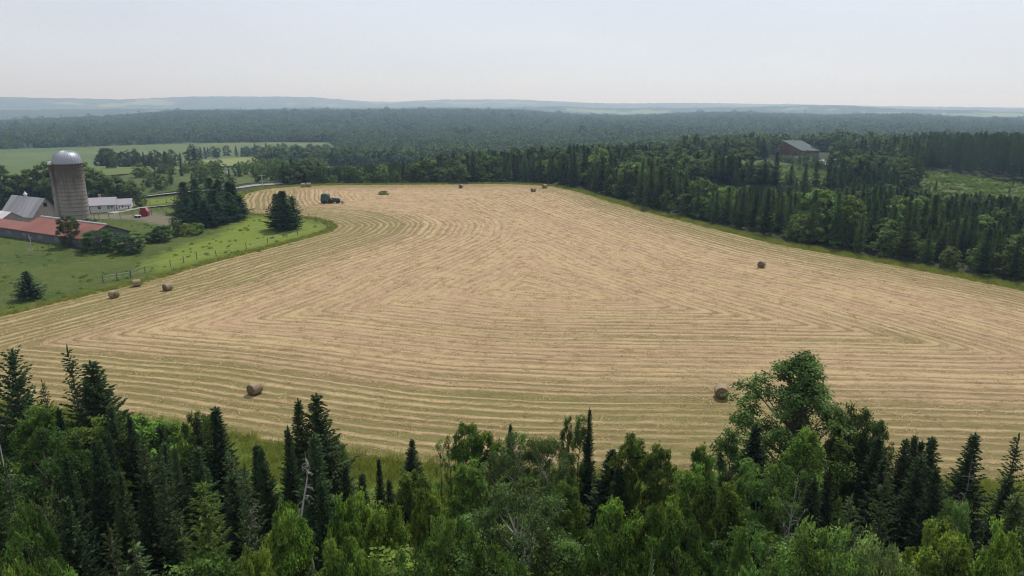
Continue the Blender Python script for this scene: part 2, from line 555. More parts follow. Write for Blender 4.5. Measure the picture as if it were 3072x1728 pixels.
reg('poplar', make_leafy("poplar_0", 41, 10.2, 7.6, lambda t: max(0.07, (1 - t) ** 0.85 * (0.95 + 0.4 * min(1, t * 3))), 190, 230, 0.13, rc=0.050, spray=12, zb=0.14, up=1.5, lobes=0.33, sticks=0.6, bark='bark', inner=0.15), 10.2, 7.6)
for i in range(2):
    reg('narrow', make_leafy(f"slim_poplar_{i}", 50 + i, 7.0, 2.2, column, 60, 260, 0.105, rc=0.13, zb=0.1, spray=14, up=1.5, lobes=0.2), 7.0, 2.2)
reg('sapling', make_leafy("sapling_0", 60, 6.0, 1.6, column, 24, 110, 0.105, rc=0.13, zb=0.1, spray=10, up=1.3, lobes=0.3, sticks=0.9), 6.0, 1.6)
for i in range(4):
    reg('fir', make_conifer(f"fir_{i}", 70 + i, 9.5, 2.6 + 0.25 * i, dz=0.17, ds=0.08, tw=0.052, nb=9, power=[0.8, 1.05, 0.9, 1.15][i], droop=0.34 + 0.05 * i, curl=0.3, tlen=0.38), 9.5, 2.6 + 0.25 * i)
for i in range(3):
    reg('spruce', make_conifer(f"spruce_{i}", 80 + i, 9.5, 3.9, dz=0.19, ds=0.085, tw=0.055, nb=9, power=[0.85, 1.0, 1.15][i], droop=0.42, curl=0.32, tlen=0.42), 9.5, 3.9)
for i in range(2):
    reg('sparse', make_conifer(f"sparse_spruce_{i}", 90 + i, 9.5, 3.2, dz=0.24, ds=0.10, tw=0.045, nb=7, power=0.85, droop=0.35, gap=0.25, tlen=0.36), 9.5, 3.2)
reg('hemlock', make_conifer("hemlock_0", 95, 8.0, 4.6, dz=0.26, ds=0.12, tw=0.04, nb=8, power=0.75, droop=0.22, curl=-0.12, tlen=0.6), 8.0, 4.6)
reg('pine', make_conifer("pine_0", 97, 10.0, 4.4, dz=0.34, ds=0.10, tw=0.06, nb=8, power=0.6, droop=0.1, curl=0.3, gap=0.1, tlen=0.55, zb=0.15), 10.0, 4.4)
# lighter meshes for trees beyond the field
for i in range(5):
    reg('mid_spruce', make_conifer(f"mid_spruce_{i}", 110 + i, 9.0, 3.6 + 0.3 * (i % 3), dz=0.36, ds=0.22, tw=0.14, nb=8, minL=0.12, power=1.0, droop=0.38, nmat='needle_far', tlen=0.55, trunk=True), 9.0, 3.6 + 0.3 * (i % 3))
for i in range(4):
    reg('mid_leafy', make_leafy(f"mid_leafy_{i}", 120 + i, 8.0, 6.0, [roundp, ovoid][i % 2], 80, 65, 0.32, rc=0.10, zb=0.12, lobes=0.25, sticks=0.4, lmat='leaf_far'), 8.0, 6.0)
for i in range(3):
    reg('mid_bush', make_leafy(f"mid_bush_{i}", 130 + i, 3.0, 4.0, bushy, 55, 60, 0.22, rc=0.12, zb=0.02, lobes=0.25, sticks=0.3, lmat='leaf_far'), 3.0, 4.0)
for i in range(4):
    reg('far_spruce', make_conifer(f"far_spruce_{i}", 140 + i, 11.0, 4.4, dz=0.95, ds=0.6, tw=0.32, nb=6, power=1.0, droop=0.38, nmat='needle_far', tlen=0.9, trunk=False, sub=False), 11.0, 4.4)
for i in range(4):
    reg('far_leafy', make_leafy(f"far_leafy_{i}", 150 + i, 10.5, 8.0, [roundp, ovoid][i % 2], 45, 16, 0.95, rc=0.12, zb=0.05, lobes=0.3, sticks=0.0, lmat='leaf_far', aspect=0.8), 10.5, 8.0)

_cnt = {}
def plant(kind, name, loc, H, Wd=None, label=None, cat='tree', group=None, tint=(1, 1, 1), parts=True, var=None):
    ps = PROTO[kind]
    i = _cnt.get(kind, 0); _cnt[kind] = i + 1
    cr, tr, h0, w0 = ps[(var if var is not None else i) % len(ps)]
    sz = H / h0
    sx = (Wd / w0) if Wd else sz
    root = empty(name, loc, random.uniform(0, 6.283))
    root.scale = (sx, sx, sz)
    root.rotation_euler = (random.gauss(0, 0.022), random.gauss(0, 0.022), root.rotation_euler[2])
    k_ = random.uniform(0.82, 1.22)
    tint = (tint[0] * k_ * random.uniform(0.92, 1.12), tint[1] * k_, tint[2] * k_ * random.uniform(0.9, 1.05))
    tag(root, label, cat, group)
    c = link('crown', cr, root); c.color = (*tint, 1)
    if tr is not None:
        link('trunk', tr, root)
    return root

def scatter(name, P, scl, rot, idx, protos, label=None, tint=None):
    """ONE object of kind stuff: many small copies on points"""
    coll = bpy.data.collections.new(name + "_kinds")
    for j, ms in enumerate(protos):
        o = bpy.data.objects.new(f"{name}_kind_{j:02d}", ms)
        if tint: o.color = (*tint[j % len(tint)], 1)
        coll.objects.link(o)
    me = bpy.data.meshes.new(name)
    me.vertices.add(len(P)); me.vertices.foreach_set('co', np.ascontiguousarray(P, np.float32).ravel())
    a = me.attributes.new('scl', 'FLOAT_VECTOR', 'POINT'); a.data.foreach_set('vector', np.ascontiguousarray(scl, np.float32).ravel())
    a = me.attributes.new('rot', 'FLOAT_VECTOR', 'POINT'); a.data.foreach_set('vector', np.ascontiguousarray(rot, np.float32).ravel())
    a = me.attributes.new('idx', 'INT', 'POINT'); a.data.foreach_set('value', np.ascontiguousarray(idx, np.int32))
    ng = bpy.data.node_groups.new(name, 'GeometryNodeTree')
    ng.interface.new_socket("Geometry", in_out='INPUT', socket_type='NodeSocketGeometry')
    ng.interface.new_socket("Geometry", in_out='OUTPUT', socket_type='NodeSocketGeometry')
    gi = ng.nodes.new('NodeGroupInput'); go = ng.nodes.new('NodeGroupOutput')
    ci = ng.nodes.new('GeometryNodeCollectionInfo'); ci.inputs[0].default_value = coll
    ci.inputs[1].default_value = True; ci.inputs[2].default_value = True
    ip = ng.nodes.new('GeometryNodeInstanceOnPoints'); ip.inputs['Pick Instance'].default_value = True
    def attr(nm, dt):
        nd = ng.nodes.new('GeometryNodeInputNamedAttribute'); nd.data_type = dt; nd.inputs[0].default_value = nm
        return nd.outputs[0]
    L = ng.links.new
    L(gi.outputs[0], ip.inputs['Points']); L(ci.outputs[0], ip.inputs['Instance'])
    L(attr('idx', 'INT'), ip.inputs['Instance Index']); L(attr('rot', 'FLOAT_VECTOR'), ip.inputs['Rotation'])
    L(attr('scl', 'FLOAT_VECTOR'), ip.inputs['Scale']); L(ip.outputs[0], go.inputs[0])
    o = link(name, me)
    md = o.modifiers.new("scatter", 'NODES'); md.node_group = ng
    tag(o, label, None, None, 'stuff')
    return o

def poly_mask(x, y, poly):
    c = np.zeros(np.shape(x), bool)
    n = len(poly)
    for i in range(n):
        x1, y1 = poly[i][:2]; x2, y2 = poly[(i + 1) % n][:2]
        if y1 == y2: continue
        k = ((y1 > y) != (y2 > y)) & (x < (x2 - x1) * (y - y1) / (y2 - y1) + x1)
        c ^= k
    return c

def px_poly(pts): return [tuple(G(a, b)[:2]) for a, b in pts]

def poly_dist(x, y, poly, closed=True):
    n = len(poly)
    d = np.full(np.shape(x), 1e9)
    for i in range(n if closed else n - 1):
        d = np.minimum(d, seg_dist(x, y, poly[i][:2], poly[(i + 1) % n][:2]))
    return d

def smooth_poly(poly, it=2, closed=True):
    for _ in range(it):
        out = []
        n = len(poly)
        for i in range(n if closed else n - 1):
            a = np.array(poly[i][:2]); b = np.array(poly[(i + 1) % n][:2])
            out += [tuple(a * 0.75 + b * 0.25), tuple(a * 0.25 + b * 0.75)]
        poly = out
    return poly

def sheet(name, poly, step, mats, dz=0.05, attrs=None, kind='structure'):
    """a draped sheet that ends on the outline of poly; attrs(x, y, d) -> {name: values}"""
    pa = np.array([p[:2] for p in poly])
    x0, y0 = pa.min(0) - step; x1, y1 = pa.max(0) + step
    xs = np.arange(x0, x1 + step, step); ys = np.arange(y0, y1 + step, step)
    X, Y = np.meshgrid(xs, ys)
    ins = poly_mask(X, Y, poly)
    best = np.full(X.shape, 1e9); bx = np.zeros_like(X); by = np.zeros_like(X)
    n = len(poly)
    for i in range(n):
        ax, ay = poly[i][:2]; cx, cy = poly[(i + 1) % n][:2]
        L2 = (cx - ax) ** 2 + (cy - ay) ** 2
        if L2 < 1e-9: continue
        t = np.clip(((X - ax) * (cx - ax) + (Y - ay) * (cy - ay)) / L2, 0, 1)
        qx, qy = ax + t * (cx - ax), ay + t * (cy - ay)
        d = np.hypot(X - qx, Y - qy)
        k = d < best
        best = np.where(k, d, best); bx = np.where(k, qx, bx); by = np.where(k, qy, by)
    near = (~ins) & (best < step * 1.5)
    d = np.where(ins, best, 0)
    X = np.where(near, bx, X); Y = np.where(near, by, Y)
    ok = ins | near
    cell = ok[:-1, :-1] & ok[1:, :-1] & ok[:-1, 1:] & ok[1:, 1:] & (ins[:-1, :-1] | ins[1:, :-1] | ins[:-1, 1:] | ins[1:, 1:])
    id_ = np.arange(X.size).reshape(X.shape)
    Q = np.stack([id_[:-1, :-1][cell], id_[:-1, 1:][cell], id_[1:, 1:][cell], id_[1:, :-1][cell]], 1)
    used = np.unique(Q)
    remap = np.full(X.size, -1); remap[used] = np.arange(len(used))
    V = np.stack([X.ravel()[used], Y.ravel()[used], gz(X.ravel()[used], Y.ravel()[used]) + dz], 1)
    me = np_mesh(name, V, remap[Q], mats, smooth=True)
    if attrs:
        for k, v in attrs(V[:, 0], V[:, 1], d.ravel()[used]).items():
            a = me.attributes.new(k, 'FLOAT', 'POINT'); a.data.foreach_set('value', np.ascontiguousarray(v, np.float32))
    o = link(name, me)
    tag(o, kind=kind)
    return o

# ------------------------------------------------------------------ the land
def ground_material():
    m, nt = mat("land"); N = NT(nt)
    p = N.pos()
    sep = N.n("ShaderNodeSeparateXYZ"); N.l(p, sep.inputs[0])
    flat = N.n("ShaderNodeCombineXYZ"); N.l(sep.outputs[0], flat.inputs[0]); N.l(sep.outputs[1], flat.inputs[1])
    ln = N.n("ShaderNodeVectorMath", operation='LENGTH'); N.l(flat.outputs[0], ln.inputs[0])
    far = N.n("ShaderNodeMapRange"); N.l(ln.outputs["Value"], far.inputs[0])
    far.inputs[1].default_value = 1800; far.inputs[2].default_value = 2800
    n1 = N.noise(p, 0.35, 5, 0.65); n2 = N.noise(p, 2.5, 4, 0.65)
    floor_ = N.ramp(n1, [(0.3, (0.020, 0.024, 0.010)), (0.55, (0.034, 0.050, 0.016)), (0.75, (0.055, 0.060, 0.028))])
    floor_ = N.mix(N.math('MULTIPLY', n2, 0.5), floor_, (0.05, 0.04, 0.025))
    f1 = N.noise(p, 0.0016, 6, 0.6); f2 = N.noise(p, 0.03, 4, 0.7)
    wood = N.ramp(f2, [(0.3, (0.016, 0.028, 0.016)), (0.55, (0.036, 0.060, 0.028)), (0.75, (0.06, 0.09, 0.04))])
    fields = N.ramp(f1, [(0.575, 0.0), (0.60, 1.0)])
    wood = N.mix(N.math('MULTIPLY', fields, 0.8), wood, (0.15, 0.19, 0.07))
    col = N.mix(far.outputs[0], floor_, wood)
    N.out(N.princ(col, 0.95, 0.1, 0, N.bump(n2, 0.6, 0.15)))
    return m
M['land'] = ground_material()

rs = [0.05]
r = 5.0
while r < 14500:
    rs.append(r); r *= 1.014
rs = np.array(rs)
az = np.concatenate([np.radians(np.arange(-46, 46.01, 0.3)), np.radians(np.arange(51, 310, 5.0))])
RR, AA = np.meshgrid(rs, az, indexing='ij')
X, Y = RR * np.sin(AA), RR * np.cos(AA)
Z = gz(X, Y)
Z = Z + sst(2500, 3200, RR) * (3.5 * vnoise(X / 37, Y / 37, 1) + 5.0 * vnoise(X / 210, Y / 210, 2) + 2.5 * vnoise(X / 15, Y / 15, 5))
nr, na = RR.shape
idm = np.arange(nr * na).reshape(nr, na)
nxt = np.roll(idm, -1, axis=1)
Q = np.stack([idm[:-1], idm[1:], nxt[1:], nxt[:-1]], -1).reshape(-1, 4)
me = np_mesh("ground", np.stack([X, Y, Z], -1).reshape(-1, 3), Q[:, ::-1], [M['land']], smooth=True)
tag(link("ground", me), kind='structure')

# ------------------------------------------------------------------ hay field
NEAR = [(-600, 1150), (0, 1215), (400, 1262), (700, 1312), (1000, 1366), (1180, 1390), (1600, 1418), (2100, 1430), (2600, 1440), (3072, 1452), (3800, 1470)]
RIGHT = [(3800, 1030), (3072, 872), (2700, 800), (2350, 738), (2000, 652), (1850, 612), (1740, 577), (1640, 557)]
TOP = [(1500, 552), (1300, 554), (1000, 556), (880, 560), (800, 567), (740, 580)]
LEFT = [(718, 605), (725, 636), (760, 643), (880, 649), (945, 655), (995, 667), (1015, 680), (990, 697), (900, 722), (800, 747), (650, 785), (500, 830), (330, 872), (150, 915), (0, 952), (-300, 1020), (-600, 1090)]
FIELD = smooth_poly(px_poly(NEAR + RIGHT + TOP + LEFT), 1)
LEFTG = px_poly([(740, 580)] + LEFT)
NEARG = px_poly(NEAR); RIGHTG = px_poly(RIGHT + TOP[:2]); TOPG = px_poly(TOP)

def field_material():
    m, nt = mat("cut_hay"); N = NT(nt)
    p = N.pos()
    at = N.n("ShaderNodeAttribute"); at.attribute_name = 'rowd'
    gr = N.n("ShaderNodeAttribute"); gr.attribute_name = 'green'
    d = at.outputs["Fac"]; g = gr.outputs["Fac"]
    w1 = N.noise(p, 0.09, 2); w2 = N.noise(p, 0.6, 3)
    dd = N.math('MULTIPLY_ADD', N.math('SUBTRACT', w1, 0.5), 0.6, d)
    dd = N.math('MULTIPLY_ADD', N.math('SUBTRACT', w2, 0.5), 0.42, dd)
    one = N.n("ShaderNodeCombineXYZ"); N.l(N.math('MULTIPLY', d, 0.42), one.inputs[0]); N.l(N.math('MULTIPLY', N.noise(p, 0.012, 1), 1.2), one.inputs[1])
    dd = N.math('MULTIPLY_ADD', N.noise(one.outputs[0], 1.0, 2), 2.2, dd)
    s = N.math('SINE', N.math('MULTIPLY', dd, 2 * math.pi / 1.32))
    sb_ = N.math('SINE', N.math('MULTIPLY', dd, 2 * math.pi / 0.78))
    row = N.math('MULTIPLY_ADD', N.math('MULTIPLY_ADD', sb_, 0.35, s), 0.42, 0.5)
    s2 = N.math('SINE', N.math('MULTIPLY', dd, 2 * math.pi / 9.3))
    # streaks that run along the rows
    sep = N.n("ShaderNodeSeparateXYZ"); N.l(p, sep.inputs[0])
    cb = N.n("ShaderNodeCombineXYZ")
    N.l(N.math('MULTIPLY', dd, 1.0), cb.inputs[0]); N.l(N.math('MULTIPLY', sep.outputs[0], 0.16), cb.inputs[1]); N.l(N.math('MULTIPLY', sep.outputs[1], 0.16), cb.inputs[2])
    st = N.noise(cb.outputs[0], 1.3, 5, 0.65); st2 = N.noise(cb.outputs[0], 4.0, 4, 0.7)
    big = N.noise(p, 0.035, 4, 0.6); fine = N.noise(p, 2.6, 5, 0.75); fin2 = N.noise(p, 9.0, 3, 0.7)
    # amount of hay lying on the stubble
    ct = N.n("ShaderNodeAttribute"); ct.attribute_name = 'contrast'
    hay = N.math('MULTIPLY_ADD', N.math('SUBTRACT', row, 0.5), N.math('MULTIPLY', ct.outputs["Fac"], 0.62), N.math('MULTIPLY_ADD', st, 1.0, -0.05))
    hay = N.math('MULTIPLY_ADD', N.math('SUBTRACT', big, 0.5), 0.35, hay)
    hay = N.math('MULTIPLY_ADD', N.math('SUBTRACT', fine, 0.5), 0.65, hay)
    hay = N.math('MULTIPLY_ADD', N.math('SUBTRACT', st2, 0.5), 0.55, hay)
    hay = N.math('SUBTRACT', hay, N.math('MULTIPLY', N.math('SUBTRACT', g, 0.35), 0.42))
    stub_t = N.mix(N.ramp(N.math('ADD', N.math('MULTIPLY', g, 0.75), N.math('MULTIPLY', N.math('SUBTRACT', big, 0.45), 1.0)), [(0.2, 0.0), (0.75, 1.0)]), (0.255, 0.174, 0.096), (0.172, 0.150, 0.052))
    stub_t = N.mix(N.math('MULTIPLY', N.ramp(st2, [(0.35, 1.0), (0.55, 0.0)]), 0.45), stub_t, (0.095, 0.072, 0.03))
    hay_c = N.mix(N.ramp(N.math('MULTIPLY_ADD', s2, 0.12, st), [(0.35, 0.0), (0.65, 1.0)]), (0.365, 0.250, 0.150), (0.390, 0.290, 0.155))
    c = N.mix(N.ramp(hay, [(0.12, 0.0), (0.62, 1.0)]), stub_t, hay_c)
    c = N.mix(N.ramp(fin2, [(0.30, 0.55), (0.5, 0.0)]), c, N.mix(1.0, c, (0.55, 0.5, 0.45), 'MULTIPLY'))
    c = N.mix(N.ramp(N.math('MULTIPLY_ADD', N.math('SUBTRACT', st2, 0.5), 0.4, fine), [(0.30, 0.7), (0.37, 0.0)]), c, (0.15, 0.10, 0.052))
    hgt = N.math('ADD', N.math('MULTIPLY', hay, 0.22), N.math('MULTIPLY', fin2, 0.10))
    hgt = N.math('ADD', hgt, N.math('MULTIPLY', fine, 0.14))
    N.out(N.princ(c, 0.9, 0.15, 0, N.bump(hgt, 0.9, 0.55)))
    return m
M['hay'] = field_material()

def field_attrs(x, y, d):
    def sd(line): return poly_dist(x, y, line, closed=False)
    dl, dn, dr, dt = sd(LEFTG), sd(NEARG), sd(RIGHTG), sd(TOPG)
    k = 0.5
    dr = dr * 1.0
    al = np.stack([dl, dn * 1.05, dr * 0.94, dt * 1.25 + 6])
    mn = al.min(0)
    rows = mn - k * np.log(np.exp(-(al - mn) / k).sum(0))
    din = np.minimum(np.minimum(dl, dn), np.minimum(dr, dt + 6))
    rows = rows + 1.3 * vnoise(x / 12, y / 12, 4) * sst(32, 46, din) + 0.25 * vnoise(x / 7, y / 7, 6)
    contrast = (1.0 - 0.22 * sst(10, 28, din) - 0.30 * sst(30, 46, din)) * (0.9 + 0.35 * vnoise(x / 19, y / 19, 8))
    edge = np.minimum(np.minimum(dl, dn + 0.0), np.minimum(dr + 6, dt + 7))
    green = 1.0 - 0.80 * sst(7, 24, edge) + 0.15 * vnoise(x / 14, y / 14, 3)
    green += 0.25 * np.exp(-((dn - 30) / 8) ** 2) * (x > -30)
    return {'rowd': rows, 'contrast': contrast, 'green': np.clip(green, 0, 1)}
sheet("hay_field", FIELD, 0.55, [M['hay']], dz=0.06, attrs=field_attrs)

# ------------------------------------------------------------------ grassland sheets
def grass_material(name, ca, cb_, cc, edge=False, tall=(0.24, 0.21, 0.07), s1=0.05, s2=0.5, s3=4.0):
    m, nt = mat(name); N = NT(nt)
    p = N.pos()
    a = N.noise(p, s1, 4, 0.6); b = N.noise(p, s2, 4, 0.65); c = N.noise(p, s3, 3, 0.7)
    col = N.mix(N.ramp(a, [(0.38, 0.0), (0.62, 1.0)]), ca, cb_)
    col = N.mix(N.ramp(b, [(0.45, 0.0), (0.75, 0.85)]), col, cc)
    col = N.mix(N.ramp(c, [(0.28, 0.6), (0.48, 0.0)]), col, N.mix(1.0, col, (0.45, 0.5, 0.4), 'MULTIPLY'))
    if edge:
        at = N.n("ShaderNodeAttribute"); at.attribute_name = 'edge'
        e = N.math('MULTIPLY_ADD', N.math('SUBTRACT', b, 0.5), 0.9, at.outputs["Fac"])
        col = N.mix(N.math('MULTIPLY', N.ramp(e, [(0.25, 0.0), (0.7, 1.0)]), 0.85), col, tall)
        a2 = N.n("ShaderNodeAttribute"); a2.attribute_name = 'lush'
        l = N.math('MULTIPLY_ADD', N.math('SUBTRACT', b, 0.5), 0.5, a2.outputs["Fac"])
        col = N.mix(N.ramp(l, [(0.3, 0.0), (0.7, 1.0)]), col, N.mix(b, (0.108, 0.150, 0.020), (0.150, 0.182, 0.030)))
        a3 = N.n("ShaderNodeAttribute"); a3.attribute_name = 'dirt'
        l = N.math('MULTIPLY_ADD', N.math('SUBTRACT', b, 0.5), 0.7, a3.outputs["Fac"])
        col = N.mix(N.ramp(l, [(0.35, 0.0), (0.7, 1.0)]), col, N.mix(c, (0.11, 0.10, 0.065), (0.17, 0.15, 0.105)))
    h = N.math('ADD', N.math('MULTIPLY', b, 0.5), N.math('MULTIPLY', c, 0.25))
    N.out(N.princ(col, 0.95, 0.1, 0, N.bump(h, 0.9, 0.6)))
    return m
M['pasture'] = grass_material("pasture_grass", (0.045, 0.074, 0.014), (0.072, 0.098, 0.019), (0.100, 0.103, 0.036), edge=True, tall=(0.165, 0.155, 0.048))
M['verge'] = grass_material("verge_grass", (0.105, 0.148, 0.028), (0.14, 0.155, 0.040), (0.085, 0.128, 0.022), s1=0.2, s2=0.9)
M['clear'] = grass_material("clearing_grass", (0.075, 0.098, 0.026), (0.055, 0.078, 0.022), (0.105, 0.100, 0.042), s1=0.06, s2=0.35, s3=1.5)
M['meadow'] = grass_material("meadow_grass", (0.066, 0.106, 0.032), (0.118, 0.132, 0.045), (0.050, 0.088, 0.030), s1=0.008, s2=0.05, s3=0.3)
M['scrub'] = grass_material("scrub_grass", (0.060, 0.085, 0.024), (0.085, 0.110, 0.034), (0.050, 0.070, 0.022), s1=0.03, s2=0.2, s3=1.0)
M['meadow_pale'] = grass_material("pale_meadow_grass", (0.150, 0.182, 0.052), (0.180, 0.188, 0.064), (0.120, 0.160, 0.045), s1=0.012, s2=0.06, s3=0.3)
M['gravel'] = simple("gravel", (0.24, 0.235, 0.22), 0.95, 0.25, 3)
M['lane'] = simple("lane_gravel", (0.27, 0.25, 0.20), 0.95, 0.3, 2)

PAST = px_poly([(-600, 1100), (-300, 1030), (0, 962), (150, 925), (330, 882), (500, 838), (650, 792), (800, 754), (900, 729), (990, 706), (1030, 682), (1000, 662), (880, 645), (760, 640), (738, 633), (735, 605), (760, 578), (700, 576), (560, 582), (400, 598), (300, 605), (100, 612), (-100, 625), (-700, 690)])
LUSH = px_poly([(470, 815), (620, 780), (800, 742), (905, 715), (975, 695), (985, 678), (900, 660), (760, 652), (730, 660), (640, 715), (560, 735), (500, 760), (440, 790)])
LUSH2 = px_poly([(375, 622), (395, 600), (560, 588), (735, 575), (720, 585), (620, 600), (540, 604), (440, 616)])
DIRT = px_poly([(262, 660), (275, 645), (360, 640), (440, 640), (520, 650), (540, 670), (500, 680), (400, 660)])
def past_attrs(x, y, d):
    e = np.exp(-(poly_dist(x, y, LEFTG, False) / 2.4) ** 2)
    def soft(poly, w):
        m_ = poly_mask(x, y, poly); dd = poly_dist(x, y, poly)
        return np.clip(0.5 + np.where(m_, dd, -dd) / w, 0, 1)
    return {'edge': e, 'lush': np.maximum(soft(LUSH, 10), soft(LUSH2, 6)), 'dirt': soft(DIRT, 6)}
sheet("pasture", PAST, 1.2, [M['pasture']], dz=0.035, attrs=past_attrs)

def band(line, off_in, off_out):
    """strip along a ground line, offset to the left of travel"""
    pts = [np.array(p) for p in line]
    a, b = [], []
    for i, p in enumerate(pts):
        t = unit(pts[min(i + 1, len(pts) - 1)] - pts[max(i - 1, 0)])
        nrm = np.array([-t[1], t[0]])
        a.append(tuple(p + nrm * off_in)); b.append(tuple(p + nrm * off_out))
    return a + b[::-1]
sheet("grass_verge", band(NEARG, 0.4, -5.5), 0.9, [M['verge']], dz=0.03)
RT = px_poly(RIGHT + TOP)
sheet("forest_verge", band(RT, 0.5, -2.3), 0.9, [M['verge']], dz=0.03)
sheet("clearing", smooth_poly(px_poly([(2060, 500), (2110, 482), (2300, 478), (2400, 500), (2520, 520), (2560, 560), (2440, 570), (2250, 560), (2120, 540)]), 2), 2.0, [M['clear']], dz=0.05)
sheet("open_ground", smooth_poly(px_poly([(2700, 520), (2790, 512), (2930, 530), (3120, 560), (3400, 590), (3300, 640), (3000, 620), (2780, 600)]), 2), 2.0, [M['clear']], dz=0.05)
sheet("gravel_yard", smooth_poly(px_poly([(2450, 478), (2540, 476), (2660, 486), (2660, 500), (2560, 506), (2470, 498)]), 1), 1.5, [M['gravel']], dz=0.10)
sheet("valley_meadow", px_poly([(-300, 452), (0, 449), (300, 440), (560, 431), (800, 428), (990, 428), (1020, 450), (1010, 468), (800, 492), (620, 506), (420, 522), (200, 540), (-300, 548)]), 9.0, [M['meadow']], dz=0.4)

sheet("scrub_ground", px_poly([(330, 560), (410, 590), (470, 583), (545, 571), (700, 558), (825, 545), (960, 545), (1000, 500), (880, 492), (690, 506), (520, 512), (380, 525)]), 4.0, [M['scrub']], dz=0.15)
sheet("valley_pasture", px_poly([(585, 484), (700, 477), (860, 469), (1005, 462), (1012, 468), (800, 491), (640, 503)]), 6.0, [M['meadow_pale']], dz=0.6)
def ribbon(name, pxs, w, m, dz):
    pts = [np.array(p) for p in px_poly(pxs)]
    fine = []
    for i in range(len(pts) - 1):
        n = max(2, int(np.linalg.norm(pts[i + 1] - pts[i]) / 1.5))
        fine += [pts[i] + (pts[i + 1] - pts[i]) * k / n for k in range(n)]
    fine.append(pts[-1])
    L = band([tuple(p) for p in fine], -w / 2, w / 2)
    n = len(fine)
    P = np.array(L[:n] + L[n:][::-1])
    Zr = np.tile(gz(np.array(fine)[:, 0], np.array(fine)[:, 1]), 2) + dz
    V = np.column_stack([P, Zr])
    Q = np.array([(i, i + 1, n + i + 1, n + i) for i in range(n - 1)])
    me = np_mesh(name, V, Q[:, ::-1], [m])
    return tag(link(name, me), kind='structure')
ribbon("road", [(440, 589), (488, 583.5), (545, 577.5), (712, 565), (823, 553.5), (850, 550.5)], 3.8, M['gravel'], 0.18)
ribbon("farm_lane", [(335, 640), (372, 632), (430, 622.5), (490, 617), (560, 610)], 4.5, M['lane'], 0.10)

# ------------------------------------------------------------------ farm buildings
def stained(name, base, stain, sc=0.6, amt=0.6, stretch=(1, 1, 0.15), rough=0.8, spec=0.3, metal=0.0):
    m, nt = mat(name); N = NT(nt)
    v = N.mapping(N.obj(), stretch)
    n = N.noise(v, sc, 5, 0.7); n2 = N.noise(N.obj(), sc * 4, 3)
    c = N.mix(N.math('MULTIPLY', N.ramp(n, [(0.38, 0.0), (0.62, 1.0)]), amt), base, stain)
    c = N.mix(N.math('MULTIPLY', n2, 0.35), c, tuple(x * 0.6 for x in base))
    N.out(N.princ(c, rough, spec, metal, N.bump(n2, 0.3, 0.03)))
    return m
M['tin'] = stained("rusty_tin", (0.40, 0.40, 0.42), (0.22, 0.185, 0.165), 0.55, 0.8, (1.2, 0.16, 0.16), 0.55, 0.4)
M['tin_white'] = stained("white_tin", (0.62, 0.62, 0.63), (0.36, 0.33, 0.31), 0.9, 0.6, (1, 0.3, 0.3), 0.5, 0.4)
M['red_tin'] = stained("red_tin", (0.245, 0.078, 0.052), (0.165, 0.068, 0.048), 0.5, 0.9, (1, 0.2, 0.2), 0.6, 0.35)
M['barnwall'] = stained("weathered_shingle", (0.42, 0.345, 0.31), (0.26, 0.21, 0.195), 0.5, 0.7, (1, 1, 0.4), 0.95, 0.1)
M['greywall'] = stained("grey_board", (0.165, 0.165, 0.175), (0.24, 0.23, 0.22), 0.5, 0.6, (1, 1, 0.25), 0.95, 0.1)
M['darkwall'] = stained("slate_board", (0.115, 0.12, 0.14), (0.16, 0.16, 0.17), 0.5, 0.5, (1, 1, 0.25), 0.95, 0.1)
M['white'] = simple("white_paint", (0.72, 0.71, 0.69), 0.7, 0.06, 2)
M['siding'] = simple("pale_siding", (0.56, 0.54, 0.52), 0.7, 0.08, 2)
M['shingle'] = simple("grey_shingle", (0.27, 0.25, 0.27), 0.9, 0.15, 5)
M['glass'] = simple("dark_glass", (0.03, 0.035, 0.04), 0.15, 0.1, 1, 0.6)
M['dark'] = simple("dark_opening", (0.02, 0.02, 0.02), 0.9, 0.2, 1)
M['redshed'] = simple("red_board", (0.20, 0.018, 0.025), 0.7, 0.2, 4, stretch=(4, 4, 0.4))
M['redroof'] = simple("faded_red_roof", (0.27, 0.075, 0.078), 0.6, 0.15, 3)
M['metal'] = simple("galvanised", (0.42, 0.43, 0.45), 0.45, 0.15, 3, 0.5, 0.3)
M['brick'] = simple("chimney_brick", (0.30, 0.20, 0.17), 0.9, 0.3, 6)
M['post'] = simple("grey_post", (0.13, 0.115, 0.10), 0.95, 0.3, 6)
M['polewood'] = simple("pole_wood", (0.42, 0.40, 0.37), 0.9, 0.2, 4)
M['railwood'] = simple("rail_wood", (0.26, 0.27, 0.25), 0.9, 0.2, 4)
M['wire'] = simple("wire", (0.2, 0.2, 0.2), 0.6, 0.1, 1)

def frame_of(origin, ux):
    """Empty-space rotation with local x along ux (2-D)"""
    return math.atan2(ux[1], ux[0])

def gable(name, origin, rz, L, Wd, he, hr, wall, roof, over=0.35, label=None, cat='barn', thick=0.12, split=0.5, base=-1.0):
    """long along local +x, across local +y; the near corner at the origin"""
    root = empty(name, origin, rz)
    tag(root, label, cat)
    w = MB()
    w.prism([(0, base), (Wd, base), (Wd, he), (Wd * split, hr), (0, he)], 0, L)
    w.build('wall', wall, root)
    sl1 = (hr - he) / (Wd * split); sl2 = (hr - he) / (Wd * (1 - split))
    r_ = MB()
    t = thick; g = 0.02
    r_.prism([(-over, he - over * sl1 + g), (Wd * split, hr + g), (Wd * split, hr + t + g), (-over, he - over * sl1 + t + g)], -over, L + over)
    r_.prism([(Wd * split + 0.003, hr + g), (Wd + over, he - over * sl2 + g), (Wd + over, he - over * sl2 + t + g), (Wd * split + 0.003, hr + t + g)], -over, L + over)
    ro = r_.build('roof', roof, root)
    return root, ro

